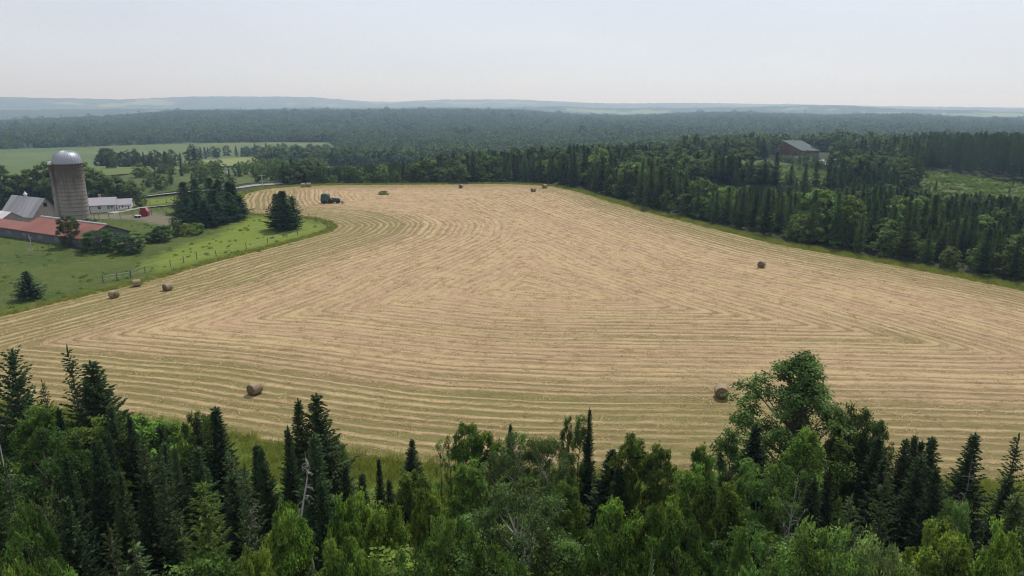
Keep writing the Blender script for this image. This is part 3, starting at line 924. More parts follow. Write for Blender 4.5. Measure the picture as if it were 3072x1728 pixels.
def window(parent, x, y, z, w, h, face, name='window', panes=2, fm=None):
    """face 'y-' : on the wall y=const looking to -y; 'x-' : on the wall x=const looking to -x"""
    fr = MB(); pn = MB()
    d = 0.05
    def bar(cx, cz, sx, sz, mb, dd):
        if face == 'y-': mb.box((cx, y - dd / 2, cz), (sx, dd, sz))
        else: mb.box((x - dd / 2, cx, cz), (dd, sx, sz))
    c = x if face == 'y-' else y
    t = 0.09
    bar(c - w / 2, z, t, h + t, fr, 0.08); bar(c + w / 2, z, t, h + t, fr, 0.08)
    bar(c, z + h / 2, w - t, t, fr, 0.08); bar(c, z - h / 2, w - t, t, fr, 0.08)
    if panes > 1: bar(c, z, w - t, 0.06, fr, 0.07)
    f = fr.build(name, fm or M['white'], parent)
    bar(c, z, w - t, h - t, pn, 0.03)
    pn.build('pane', M['glass'], f)
    return f

# silo -------------------------------------------------------------
sb = G(230, 664)
sW = 37.5 / F * math.hypot(sb[1], CAMZ - sb[2] - 8)
z_eave = ZT(sb, 489) - sb[2]; z_top = ZT(sb, 453) - sb[2]
def silo_material():
    m, nt = mat("silo_concrete"); N = NT(nt)
    o = N.obj(); sep = N.n("ShaderNodeSeparateXYZ"); N.l(o, sep.inputs[0])
    zz = N.math('DIVIDE', sep.outputs[2], z_eave)
    st = N.noise(N.mapping(o, (1, 1, 0.06)), 2.2, 5, 0.7); fin = N.noise(o, 2.5, 4)
    blot = N.noise(N.mapping(o, (0.35, 0.35, 0.22)), 1.0, 3)
    k = N.math('ADD', N.math('MULTIPLY_ADD', st, 1.5, -0.75), N.math('MULTIPLY_ADD', zz, 1.3, -0.5))
    k = N.math('MULTIPLY_ADD', N.math('SUBTRACT', blot, 0.5), 1.2, k)
    c = N.mix(fin, (0.25, 0.22, 0.19), (0.33, 0.30, 0.26))
    c = N.mix(N.math('MULTIPLY', N.ramp(k, [(0.0, 0.0), (0.55, 1.0)]), 0.85), c, (0.085, 0.068, 0.055))
    top = N.math('ADD', zz, N.math('MULTIPLY', N.math('SUBTRACT', fin, 0.5), 0.02))
    c = N.mix(N.ramp(top, [(0.865, 0.0), (0.885, 0.85)]), c, (0.10, 0.072, 0.045))
    # staves: faint vertical joints
    an = N.math('ARCTAN2', sep.outputs[1], sep.outputs[0])
    j = N.math('ABSOLUTE', N.math('SINE', N.math('MULTIPLY', an, 30)))
    c = N.mix(N.ramp(j, [(0.05, 0.5), (0.25, 0.0)]), c, (0.07, 0.058, 0.05))
    N.out(N.princ(c, 0.95, 0.15, 0, N.bump(fin, 0.4, 0.05)))
    return m
M['silo'] = silo_material()
silo = empty("silo", sb)
tag(silo, "tall stained concrete silo with ribbed grey metal dome beside the barns", "silo")
mb = MB(); mb.lathe([(sW, -1), (sW, z_eave)], 48); mb.build('shaft', M['silo'], silo)
mb = MB()
nh = 15
for i in range(nh):
    zz = 0.5 + (z_eave - 1.2) * (i / (nh - 1)) ** 0.92
    mb.lathe([(sW + 0.005, zz), (sW + 0.06, zz + 0.02), (sW + 0.06, zz + 0.09), (sW + 0.005, zz + 0.11)], 48)
h_ = mb.build('hoop', simple("rusted_hoop", (0.10, 0.085, 0.075), 0.8, 0.3, 3), silo); h_['kind'] = 'stuff'
dome = MB()
hd = z_top - z_eave
prof = [(sW + 0.12, z_eave - 0.12), (sW + 0.12, z_eave + 0.05)] + [((sW + 0.10) * math.cos(a) ** 0.8, z_eave + 0.05 + hd * math.sin(a)) for a in np.linspace(0.03, 1.5, 12)]
dome.lathe(prof, 56)
dm = dome.build('dome', simple("dome_metal", (0.33, 0.35, 0.39), 0.45, 0.12, 2, 0.5, 0.35), silo, smooth=True)
rb = MB()
for i in range(28):
    a = 2 * math.pi * i / 28
    rb.tube([(p[0] * 1.006 * math.cos(a), p[0] * 1.006 * math.sin(a), p[1] + 0.02) for p in prof[1:]], [0.045] * (len(prof) - 1), 4)
rr_ = rb.build('rib', simple("rib_metal", (0.30, 0.31, 0.34), 0.5, 0.1, 2, 0.5, 0.3), dm); rr_['kind'] = 'stuff'
ch = MB()
ca = math.radians(205)
cc = Vector((math.cos(ca), math.sin(ca), 0)) * (sW + 0.35)
ch.lathe([(0.55, 0), (0.55, z_eave - 0.3)], 14, (cc.x, cc.y, 0)); ch.build('chute', M['silo'], silo)
ht = MB(); ht.lathe([(0.62, 0), (0.62, 0.35), (0.4, 0.6), (0.05, 0.72)], 12, (cc.x, cc.y, z_eave - 0.28)); ht.build('chute_cap', M['tin_white'], silo)

# grey barn --------------------------------------------------------
def local_of(origin, rz, p):
    return Matrix.Rotation(-rz, 3, 'Z') @ (Vector(p) - Vector(origin))
zf = float(gz(*G(97, 664)[:2]))
n_e = AT(99, 650, zf + 3.2)
B_rz = math.radians(152)            # ridge direction of the farm buildings
ux = Vector((math.cos(B_rz), math.sin(B_rz)))
e_r = AT(192, 638, zf + 3.2)
wid = (Vector(e_r[:2]) - Vector(n_e[:2])).length
B_W = 6.6
B_org = (n_e[0], n_e[1], zf)
mid = Vector(n_e[:2]) + Vector((math.sin(B_rz), -math.cos(B_rz))) * B_W / 2
B_hr = ZT(mid, 596) - zf
# local y must point right/back from the near corner: use a frame whose x runs along the ridge and whose y is mirrored
def gable_m(name, org, rz, L, Wd, he, hr, wall, roof, **k):
    """like gable() but local +y turned to the other side: x runs -L..0"""
    o2 = (org[0] + L * math.cos(rz), org[1] + L * math.sin(rz), org[2])
    return gable(name, o2, rz + math.pi, L, Wd, he, hr, wall, roof, **k)
B_L = 14.0
barn, broof = gable_m("barn", B_org, B_rz, B_L, B_W, 3.2, B_hr, M['barnwall'], M['tin'], label="weathered grey barn with rusty tin gable roof and cupola in front of the silo", cat="barn")
# its visible gable end is at local x = L
def wall_x(parent, x, cy, cz, w, h, name='window'):
    fr = MB(); pn = MB()
    for dy in (-w / 2, w / 2): fr.box((x + 0.04, cy + dy, cz), (0.08, 0.09, h + 0.1))
    for dz_ in (-h / 2, h / 2): fr.box((x + 0.04, cy, cz + dz_), (0.08, w - 0.1, 0.09))
    f = fr.build(name, M['greywall'], parent)
    pn.box((x + 0.02, cy, cz), (0.04, w - 0.09, h - 0.09)); pn.build('pane', M['dark'], f)
wall_x(barn, B_L, B_W / 2, B_hr - 1.5, 0.8, 1.0)
mb = MB(); mb.box((B_L + 0.03, B_W * 0.75, 1.1), (0.06, 1.3, 2.2)); mb.build('door', M['greywall'], barn)
cu = MB()
cz = B_hr + 0.1
cu.lathe([(0.32, -0.3), (0.32, 0.45), (0.55, 0.5), (0.28, 0.85), (0.12, 1.0), (0.12, 1.15), (0.0, 1.3)], 10, (B_L * 0.42, B_W / 2, cz)); cu.build('cupola', M['tin_white'], broof)

# long red roofed shed --------------------------------------------
zs = float(gz(*G(250, 742)[:2]))
c_e = AT(251, 717, zs + 1.65)
S_W = 8.4
mid = Vector(c_e[:2]) + Vector((math.sin(B_rz), -math.cos(B_rz))) * S_W / 2
S_hr = ZT(mid, 676) - zs
S_L = 19.6
shed, sroof = gable_m("long_shed", (c_e[0], c_e[1], zs), B_rz, S_L, S_W, 1.65, S_hr, M['darkwall'], M['red_tin'], label="long low shed with faded red tin roof in front of the grey barn", cat="shed", over=0.3)
mb = MB(); mb.tube([(0, S_W / 2, S_hr + 0.17), (S_L + 0.3, S_W / 2, S_hr + 0.17)], [0.16, 0.16], 6); mb.build('ridge_cap', M['tin_white'], sroof)
mb = MB()
for i in range(5): mb.box((S_L - 3 - i * 5.0, -0.03, 0.9), (1.5, 0.06, 0.7))
o = mb.build('patch', M['greywall'], shed); o['label'] = "lighter grey boarded up openings"; o['kind'] = 'stuff'
mb = MB(); mb.box((S_L + 0.04, S_W * 0.72, 1.0), (0.08, 2.4, 0.12)); mb.build('ledge', M['greywall'], shed)
lw = MB(); lw.prism([(0, -1), (4.4, -1), (4.4, 1.65), (2.6, 2.4), (0, 1.65)], -24, -0.01); lw.build('low_wing', M['darkwall'], shed)
lr = MB(); lr.prism([(-0.3, 1.58), (2.6, 2.42), (2.6, 2.54), (-0.3, 1.70)], -24, -0.32); lr.prism([(2.603, 2.42), (4.6, 1.6), (4.6, 1.72), (2.603, 2.54)], -24, -0.32); lr.build('roof', M['red_tin'], shed)
# small white tin shed at the frame edge
zl = float(gz(*G(10, 690)[:2]))
a_ = AT(8, 656, zl + 1.8)
lean, _ = gable_m("tin_shed", (a_[0], a_[1], zl), B_rz, 4, 3.4, 1.8, 2.8, M['barnwall'], M['tin_white'], label="small shed with crumpled white tin roof against the grey barn", cat="shed", over=0.2)

# white farmhouse ---------------------------------------------------
H0 = G(268, 641)
hx = G(330, 634.5)
H_rz = math.radians(22)
zh = H0[2]
e1 = AT(264, 618, 0)
H_he = ZT(H0, 617.5) - zh
farm_l = (Vector(hx[:2]) - Vector(H0[:2])).length
Y0 = H0[1]
H_L = 60.0 / F * math.hypot(Y0, 24) * 1.12
H_W = 7.2
midp = Vector(H0[:2]) + Vector((math.cos(H_rz), math.sin(H_rz))) * H_L / 2 + Vector((-math.sin(H_rz), math.cos(H_rz))) * H_W / 2
H_hr = ZT(midp, 594) - zh
house, hroof = gable("farmhouse", H0 + Vector((-1.2, 0, 0)), H_rz, H_L + 1.2, H_W, H_he, H_hr, M['siding'], M['shingle'], over=0.4, label="white farmhouse with grey roof and lower porch wing beside the silo", cat="house")
for fx, w in ((0.40, 0.95), (0.76, 0.75), (0.89, 0.75)):
    window(house, 1.2 + H_L * fx, 0, H_he * 0.66, w, 0.85, 'y-')
mb = MB(); mb.box((0.95, -0.03, H_he * 0.42), (0.95, 0.06, H_he * 0.84)); mb.build('door', M['dark'], house)
mb = MB(); mb.box((H_L * 0.55, H_W * 0.62, H_hr + 0.25), (0.6, 0.6, 1.5)); mb.build('chimney', M['brick'], hroof)
P_L = 41.0 / F * math.hypot(Y0, 24) * 1.08
P_W = 5.6
wing = MB(); P_he = H_he * 0.9; P_hr = P_he + (H_hr - H_he) * 0.80
x0 = H_L + 1.2 + 0.01
wing.prism([(0.3, -1), (0.3 + P_W, -1), (0.3 + P_W, P_he), (0.3 + P_W / 2, P_hr), (0.3, P_he)], x0, x0 + P_L)
wg = wing.build('wing', M['white'], house)
rf = MB(); s_ = (P_hr - P_he) / (P_W / 2)
rf.prism([(0.0, P_he - 0.3 * s_ + 0.02), (0.3 + P_W / 2, P_hr + 0.02), (0.3 + P_W / 2, P_hr + 0.14), (0.0, P_he - 0.3 * s_ + 0.14)], x0 + 0.4, x0 + P_L + 0.3)
rf.prism([(0.303 + P_W / 2, P_hr + 0.02), (0.6 + P_W, P_he - 0.3 * s_ + 0.02), (0.6 + P_W, P_he - 0.3 * s_ + 0.14), (0.303 + P_W / 2, P_hr + 0.14)], x0 + 0.4, x0 + P_L + 0.3)
rf.build('roof', M['shingle'], house)
for fx in (0.12, 0.29, 0.68, 0.85): window(house, x0 + P_L * fx, 0.3, P_he * 0.6, 0.42, 0.95, 'y-')
d_ = MB(); d_.box((x0 + P_L * 0.48, 0.27, P_he * 0.45), (0.7, 0.06, P_he * 0.86)); d_ = d_.build('door', M['siding'], house)
mb = MB(); mb.box((x0 + P_L * 0.48, 0.225, P_he * 0.66), (0.5, 0.03, 0.7)); mb.build('pane', M['glass'], d_)
mb = MB(); mb.tube([(H_L * 0.98 + 1.2, -0.1, 0), (H_L * 0.98 + 1.2, -0.1, H_he)], [0.05, 0.05], 5); mb.build('downpipe', M['dark'], house)

# picnic table by the porch
pt = G(371, 632); t_ = empty("picnic_table", pt, H_rz); tag(t_, "grey picnic table on the grass beside the porch of the farmhouse", "table")
mb = MB(); mb.box((0, 0, 0.74), (1.9, 0.75, 0.06)); mb.build('tabletop', M['polewood'], t_)
for s in (-1, 1):
    mb = MB(); mb.box((0, s * 0.72, 0.45), (1.9, 0.26, 0.05)); mb.build('bench', M['polewood'], t_)
    mb = MB(); mb.tube([(s * 0.7, -0.65, 0), (s * 0.7, -0.1, 0.7)], [0.05, 0.05], 4); mb.tube([(s * 0.7, 0.65, 0), (s * 0.7, 0.1, 0.7)], [0.05, 0.05], 4); mb.build('leg', M['polewood'], t_)

# red garden shed -----------------------------------------------------
r0 = G(419, 650.5)
r_rz = math.radians(18)
k = math.hypot(r0[1], 24 - r0[2]) / F
rs_root = empty("red_shed", r0, r_rz); tag(rs_root, "small bright red shed with gambrel roof standing on the farmyard", "shed")
w_, l_, he_ = 23 * k, 2.6, 13 * k
hr_ = 22 * k
gam = [(0, he_), (w_ * 0.16, he_ + (hr_ - he_) * 0.62), (w_ * 0.5, hr_), (w_ * 0.84, he_ + (hr_ - he_) * 0.62), (w_, he_)]
mb = MB(); mb.prism([(0, -0.3)] + gam + [(w_, -0.3)], 0, l_, axis='y'); mb.build('wall', M['redshed'], rs_root)
mb = MB()
for i in range(4):
    (a1, b1), (a2, b2) = gam[i], gam[i + 1]
    mb.prism([(a1, b1 + 0.02), (a2, b2 + 0.02), (a2, b2 + 0.10), (a1, b1 + 0.10)], -0.15, l_ + 0.15, axis='y')
mb.build('roof', M['redroof'], rs_root)
mb = MB(); mb.box((w_ * 0.5, -0.03, 0.95), (1.1, 0.06, 1.9)); mb.build('door', M['redshed'], rs_root)
wb = G(418, 652); t_ = empty("utility_trailer", wb, 0.2); tag(t_, "low pale trailer parked in front of the red shed", "trailer")
mb = MB(); mb.box((0, -0.8, 0.45), (1.1, 0.7, 0.25)); mb.build('bed', M['siding'], t_)
for s in (-0.5, 0.5):
    mb = MB(); mb.lathe([(0.27, -0.08), (0.27, 0.08)], 12, (s * 0.7, -1.17, 0.27), axis='y'); mb.build('wheel', M['dark'], t_)

# house in the wood ----------------------------------------------------
M['green_roof'] = simple("green_metal_roof", (0.100, 0.120, 0.115), 0.95, 0.08, 1, 0.05)
M['cedar'] = stained("cedar_wall", (0.26, 0.135, 0.088), (0.17, 0.095, 0.068), 0.8, 0.7, (1, 1, 0.3), 0.9, 0.15)
q = G(2405, 466)
zq = q[2]
def at_y(px, py, Y):
    x, z = XY(px, py, Y); return Vector((x, Y, z))
Yh = q[1]
rA = at_y(2349, 423, Yh + 6); rB = at_y(2402, 423, Yh + 12); eA = at_y(2404, 452, Yh - 4); eB = at_y(2458, 452, Yh + 2)
lA = at_y(2322, 436, Yh + 13)
wh = empty("forest_house", (0, 0, 0)); wh.location = (eA.x, eA.y, zq)
tag(wh, "reddish brown house with pale green metal roof among the trees", "house")
off = Vector((eA.x, eA.y, zq))
def V3(v): return Vector(v) - off
mb = MB()
e_l = eA.copy(); rr1 = rA.copy(); ll = lA.copy(); ll.z = eA.z + 1.2
e2, r2, l2 = eB.copy(), rB.copy(), lA + (rB - rA); l2.z = ll.z
bz = zq - 1
def dn(v): return Vector((v.x, v.y, bz))
pts = [V3(e_l), V3(rr1), V3(ll), V3(dn(ll)), V3(dn(e_l))]
pts2 = [V3(e2), V3(r2), V3(l2), V3(dn(l2)), V3(dn(e2))]
mb.add(pts + pts2, [(0, 1, 2, 3, 4), (9, 8, 7, 6, 5), (0, 4, 9, 5), (2, 1, 6, 7), (3, 2, 7, 8), (1, 0, 5, 6)]); mb.build('wall', M['cedar'], wh)
up = Vector((0, 0, 0.25))
def slab(a, b, c, d):
    a, b, c, d = [V3(v) + Vector((0, 0, 0.05)) for v in (a, b, c, d)]
    m_ = MB(); m_.add([a, b, c, d, a + up, b + up, c + up, d + up], [(3, 2, 1, 0), (4, 5, 6, 7), (0, 1, 5, 4), (1, 2, 6, 5), (2, 3, 7, 6), (3, 0, 4, 7)]); return m_
ov = (eA - rA) * 0.06; ox = (rB - rA) * 0.04
gr_ = slab(eA + ov - ox, eB + ov + ox, rB + ox, rA - ox).build('roof', M['green_roof'], wh)
slab(ll - ox, l2 + ox, rB + ox * 1.0, rA - ox).build('roof', M['green_roof'], wh)
# lower roof at the right
pA = at_y(2434, 440, Yh + 4); pB = at_y(2460, 452, Yh + 1)
slab(pB, pB + Vector((1.0, 6, 0)), pA + Vector((1.0, 6, 0)), pA).build('porch_roof', M['green_roof'], wh)
mb = MB(); vt = V3(rA + (rB - rA) * 0.48 + (eA - rA) * 0.12); mb.tube([vt, vt + Vector((0, 0, 2.2))], [0.10, 0.10], 6); mb.build('vent_pipe', M['metal'], wh)
nrm = (eA - lA).cross(Vector((0, 0, 1))); nrm.z = 0; nrm.normalize()
if nrm.y > 0: nrm = -nrm
for f_ in (0.35, 0.6, 0.8):
    c_ = ll.lerp(e_l, f_); c_.z = zq + 2.2
    mb = MB(); mb.box(V3(c_ + nrm * 0.06), (1.5, 0.1, 1.4), rz=math.atan2(nrm.x * -1, nrm.y) if False else math.atan2((e_l - ll).y, (e_l - ll).x)); w_o = mb.build('window', M['glass'], wh)
cpos = G(2612, 499); car = empty("parked_car", cpos, 0.3); tag(car, "white car parked on the gravel yard among the trees", "car")
mb = MB(); mb.prism([(-2.1, 0.35), (2.1, 0.35), (2.1, 0.85), (1.3, 0.95), (-2.0, 0.95)], -0.85, 0.85, axis='y'); mb.build('body', M['white'], car)
mb = MB(); mb.prism([(-1.7, 0.95), (0.9, 0.95), (0.3, 1.45), (-1.3, 1.45)], -0.75, 0.75, axis='y'); mb.build('cabin', M['glass'], car)
for sx in (-1.3, 1.3):
    for sy in (-0.8, 0.8):
        mb = MB(); mb.lathe([(0.34, -0.1), (0.34, 0.1)], 12, (sx, sy, 0.34), axis='y'); mb.build('wheel', M['dark'], car)

# utility poles ----------------------------------------------------------
def pole(px, pby, pty, label, cross=True, box=False, mname='polewood'):
    b = G(px, pby); h = ZT(b, pty) - b[2]
    o = empty("utility_pole", b); tag(o, label, "pole", "utility poles")
    mb = MB(); mb.tube([(0, 0, -0.5), (0, 0, h)], [0.17, 0.11], 8); mb.build('pole', M[mname], o)
    if cross:
        mb = MB(); mb.box((0, -0.15, h - 0.5), (2.2, 0.12, 0.14)); mb.build('crossarm', M[mname], o)
    if box:
        mb = MB(); mb.lathe([(0.28, 0), (0.3, 0.1), (0.3, 0.85), (0.2, 0.95)], 10, (0.45, -0.1, h - 2.3)); mb.build('transformer', M['metal'], o)
    return o
pole(788, 562, 522, "grey utility pole beside the pale road, in front of the bushes")
pole(680, 540, 502, "slim utility pole with transformer among the valley bushes", True, True)
pole(917, 515, 487, "far utility pole showing its crossarm between the valley trees")
pole(2219, 462, 406, "white utility pole with transformer near the forest house", False, True, 'white')

# fences -------------------------------------------------------------------
def fence(name, label, pts, hp=1.25, wires=(0.5, 1.0), step=None, lean=0.06):
    P = [G(*p) for p in pts]
    if step:
        Q_ = []
        for a, b in zip(P[:-1], P[1:]):
            n = max(1, int((b - a).length / step))
            Q_ += [a.lerp(b, i / n) for i in range(n)]
        P = Q_ + [P[-1]]
    P = [Vector((p[0], p[1], float(gz(p[0], p[1])))) for p in P]
    root = empty(name, P[0]); tag(root, label, "fence")
    for p in P:
        mb = MB(); q = p - P[0]; h = hp * random.uniform(0.85, 1.15)
        mb.tube([q + Vector((0, 0, -0.3)), q + Vector((random.gauss(0, lean), random.gauss(0, lean), h))], [0.065, 0.055], 6); mb.build('post', M['post'], root)
    mb = MB()
    for w in wires:
        mb.tube([p - P[0] + Vector((0, 0, w)) for p in P], [0.014] * len(P), 3)
    mb.build('wire', M['wire'], root)
    return root
fence("wire_fence", "wire fence on dark posts round the bright grass point beside the hay field", [(393, 833), (436, 818), (512, 799), (551, 789), (591, 780), (650, 770), (740, 748), (861, 713), (893, 706), (985, 689), (992, 680), (977, 672), (947, 663), (926, 657), (893, 652), (802, 646), (760, 641), (735, 636)], 1.15, step=4.6)
fence("pasture_fence", "low post fence along the farmyard between silo and red shed", [(285, 664), (298, 660), (328, 657), (361, 657), (400, 655), (455, 645), (500, 642)], 1.2, step=4.5)
fence("roadside_fence", "thin post fence across the green strip behind the farm lane", [(368, 627), (400, 618), (450, 613), (500, 609), (560, 604)], 1.2, step=4.0)
g0 = G(310, 848); g1 = G(393, 835)
gt = empty("rail_gate", g0); tag(gt, "two rail white pole gate at the edge of the pasture behind the bales", "gate")
dv = Vector(g1) - Vector(g0)
for q in (Vector((0, 0, 0)), dv * 0.5, dv):
    mb = MB(); mb.tube([q + Vector((0, 0, -0.3)), q + Vector((0, 0, 1.1))], [0.09, 0.08], 6); mb.build('post', M['post'], gt)
for z in (0.5, 0.92):
    mb = MB(); mb.tube([Vector((0, -0.1, z)), dv + Vector((0, -0.1, z))], [0.045, 0.04], 6); mb.build('rail', M['railwood'], gt)

# ------------------------------------------------------------------ hay bales
def bale_materials():
    m, nt = mat("bale_side"); N = NT(nt)
    o = N.obj(); v = N.mapping(o, (14, 1.5, 1.5))
    n = N.noise(v, 2.0, 4, 0.7); n2 = N.noise(o, 9, 3)
    c = N.ramp(n, [(0.3, (0.16, 0.118, 0.074)), (0.5, (0.30, 0.235, 0.15)), (0.72, (0.43, 0.355, 0.235))])
    N.out(N.princ(c, 0.95, 0.1, 0, N.bump(N.math('ADD', n, n2), 0.9, 0.08)))
    m2, nt = mat("bale_end"); N = NT(nt)
    o = N.obj(); sep = N.n("ShaderNodeSeparateXYZ"); N.l(o, sep.inputs[0])
    rad = N.math('SQRT', N.math('ADD', N.math('POWER', sep.outputs[1], 2), N.math('POWER', sep.outputs[2], 2)))
    n2 = N.noise(o, 7, 4, 0.7)
    ring = N.math('SINE', N.math('MULTIPLY_ADD', rad, 42, N.math('MULTIPLY', n2, 6)))
    f = N.math('MULTIPLY_ADD', ring, 0.18, N.math('MULTIPLY', n2, 0.9))
    c = N.ramp(f, [(0.15, (0.105, 0.074, 0.045)), (0.5, (0.20, 0.142, 0.086)), (0.8, (0.34, 0.26, 0.165))])
    N.out(N.princ(c, 0.95, 0.1, 0, N.bump(f, 0.9, 0.1)))
    return m, m2
M['bale'], M['bale_end'] = bale_materials()
M['straw'] = simple("loose_straw", (0.50, 0.39, 0.21), 0.95, 0.35, 5)

def bale_mesh(seed, R=0.63, L=1.22):
    R_ = np.random.default_rng(seed)
    body = MB(); n = 40; prof = []
    xs_ = np.linspace(-L / 2, L / 2, 13)
    for x in xs_:
        e = abs(x) / (L / 2)
        prof.append((R * (1 - 0.06 * e ** 6) + 0.008 * math.sin(x * 23 + seed), x))
    body.lathe([(0.02, xs_[0])] + prof + [(0.02, xs_[-1])], n, (0, 0, 0), axis='x')
    v = np.array(body.v)
    rr = np.hypot(v[:, 1], v[:, 2]); a = np.arctan2(v[:, 2], v[:, 1])
    bump = 1 + 0.018 * np.sin(3 * a + seed) + 0.012 * R_.normal(size=len(v)) * (rr > 0.1)
    v[:, 1] *= bump; v[:, 2] *= bump
    low = v[:, 2] < -0.5 * R
    v[low, 2] = -0.5 * R + (v[low, 2] + 0.5 * R) * 0.86
    v[:, 2] += R * 0.93
    body.v = [tuple(x) for x in v]
    # object origin at the base; the end rings need the axis height
    nm = len(xs_) + 1
    for i in range(len(body.f)):
        ring = i // n
        body.mi[i] = 1 if (ring == 0 or ring == nm - 1 or i >= nm * n) else 0
    return body
def end_material_shift():
    nt = M['bale_end'].node_tree
    for nd in nt.nodes:
        if nd.type == 'TEX_COORD':
            mp = nt.nodes.new("ShaderNodeMapping"); mp.inputs[1].default_value = (0, 0, -0.585)
            outs = [l.to_socket for l in nd.outputs["Object"].links]
            for s in outs: nt.links.new(mp.outputs[0], s)
            nt.links.new(nd.outputs["Object"], mp.inputs[0])
end_material_shift()
BALES = [
    (343, 895, 0.78, -25, "round hay bale lowest on the slope of the three beside the rail gate"),
    (411, 860, 0.78, 30, "round hay bale touching the long grass at the end of the rail gate"),
    (504, 872, 0.78, 62, "round hay bale with a trail of loose straw, farther out from the rail gate"),
    (766, 1183, 0.80, 60, "round hay bale alone on green stubble above the tall dark firs"),
    (2163, 1194, 0.90, 78, "round hay bale showing its dark end, beside the tall poplar"),
    (2284, 803, 0.84, 55, "single round hay bale far out on the slope below the spruce wood"),
    (1600, 576, 0.95, 35, "round hay bale nearer of the two at the field corner below the spruces"),
    (1634, 565, 0.95, 35, "round hay bale at the grass verge, farther of the two at the field corner"),
    (1383, 565, 0.96, 80, "small distant round hay bale alone at the top edge of the field"),
    (910, 562, 1.0, 10, "distant hay bale, first of the touching pair by the road end of the field"),
    (926, 561, 1.0, 10, "distant hay bale, second of the touching pair, nearer the shrubs"),
]
bms = [bale_mesh(s).mesh("hay_bale", [M['bale'], M['bale_end']], True) for s in (1, 2, 3)]
for i, (px, py, sc, rot, lab) in enumerate(BALES):
    b = G(px, py)
    o = link("hay_bale", bms[i % 3], None, Vector((b[0], b[1], b[2] + 0.05)))
    o.rotation_euler = (0, 0, math.radians(rot)); o.scale = (sc, sc, sc)
    tag(o, lab, "hay bale", "round hay bales on the field")

# ------------------------------------------------------------------ tractor and baler
M['tgreen'] = simple("tractor_green", (0.035, 0.075, 0.04), 0.5, 0.2, 3, 0.4)
M['bgreen'] = simple("baler_green", (0.04, 0.078, 0.062), 0.5, 0.2, 2, 0.4)
M['tyre'] = simple("tyre_rubber", (0.022, 0.021, 0.02), 0.9, 0.3, 5)
M['rimy'] = simple("rim_paint", (0.35, 0.33, 0.22), 0.5, 0.1, 2)
M['tgrey'] = simple("machine_grey", (0.30, 0.30, 0.29), 0.6, 0.2, 2)
tb = G(1003, 610)
tr = empty("tractor", tb, math.radians(-4)); tag(tr, "small dark green open tractor with front loader parked ahead of the baler", "tractor")
def wheel(par, x, y, r, w):
    mb = MB(); mb.lathe([(r * 0.6, -w / 2), (r * 0.96, -w / 2), (r, -w / 4), (r, w / 4), (r * 0.96, w / 2), (r * 0.6, w / 2)], 20, (x, y, r), axis='y'); wh_ = mb.build('wheel', M['tyre'], par)
    mb = MB(); mb.lathe([(r * 0.58, -w * 0.42), (r * 0.58, w * 0.42)], 16, (x, y, r), axis='y'); mb.build('rim', M['rimy'], wh_)
for s in (-1, 1):
    wheel(tr, -0.75, s * 0.75, 0.58, 0.36); wheel(tr, 0.95, s * 0.65, 0.36, 0.26)
mb = MB(); mb.prism([(-0.15, 0.62), (1.45, 0.62), (1.48, 1.12), (1.2, 1.3), (-0.15, 1.34)], -0.33, 0.33, axis='y'); mb.build('hood', M['tgreen'], tr)
mb = MB(); mb.box((-0.2, 0, 0.55), (2.6, 0.34, 0.34)); mb.build('chassis', M['tyre'], tr)
for s in (-1, 1):
    mb = MB(); mb.prism([(-1.35, 0.9), (-1.1, 1.2), (-0.5, 1.25), (-0.1, 0.95), (-0.1, 0.85), (-0.55, 1.15), (-1.05, 1.1)], s * 0.75 - 0.2, s * 0.75 + 0.2, axis='y'); mb.build('mudguard', M['tgreen'], tr)
mb = MB(); mb.box((-0.85, 0, 1.05), (0.5, 0.5, 0.12)); mb.box((-1.08, 0, 1.3), (0.1, 0.5, 0.5)); mb.build('seat', M['tyre'], tr)
mb = MB()
mb.tube([(-1.15, -0.55, 0.9), (-1.2, -0.55, 1.95), (-1.2, 0.55, 1.95), (-1.15, 0.55, 0.9)], [0.045] * 4, 6); mb.build('roll_bar', M['tgreen'], tr)
mb = MB(); mb.tube([(-0.15, 0, 1.25), (-0.4, 0, 1.5)], [0.03, 0.03], 5)
mb.lathe([(0.2, -0.015), (0.2, 0.015)], 14, (-0.42, 0, 1.52), rot=Matrix.Rotation(math.radians(-35), 3, 'Y')); mb.build('steering_wheel', M['tyre'], tr)
mb = MB(); mb.tube([(1.1, 0.2, 1.25), (1.1, 0.2, 1.85)], [0.035, 0.035], 6); mb.build('exhaust', M['tgrey'], tr)
for s in (-1, 1):
    mb = MB(); mb.tube([(-0.05, s * 0.45, 0.6), (0.0, s * 0.48, 1.3), (1.3, s * 0.48, 1.0), (2.05, s * 0.48, 0.35)], [0.06, 0.07, 0.06, 0.05], 5); mb.build('loader_arm', M['tgreen'], tr)
mb = MB(); mb.prism([(2.05, 0.55), (2.0, 0.12), (2.6, 0.08), (2.62, 0.14), (2.08, 0.2), (2.12, 0.55)], -0.75, 0.75, axis='y'); mb.build('bucket', M['tgreen'], tr)
bb = G(975, 610)
ba = empty("round_baler", bb, math.radians(-2)); tag(ba, "tall dark green round baler with tilted body hitched behind the tractor", "baler")
k = math.hypot(bb[1], 24) / F
tilt = Matrix.Rotation(math.radians(9), 3, 'Y')
def T(x, y, z): return tilt @ Vector((x, y, z)) + Vector((-0.05, 0, 0.62))
mb = MB()
hh = 22 * k; ww = 0.86
poly = [(-ww, 0.0), (ww, -0.05), (ww * 1.02, hh * 0.86), (ww * 0.78, hh), (-ww * 0.55, hh), (-ww, hh * 0.80)]
vs = [T(a, -0.8, b) for a, b in poly] + [T(a, 0.8, b) for a, b in poly]; n = len(poly)
mb.add(vs, [tuple(range(n))[::-1], tuple(range(n, 2 * n))] + [(i, (i + 1) % n, n + (i + 1) % n, n + i) for i in range(n)]); mb.build('body', M['bgreen'], ba)
mb = MB()
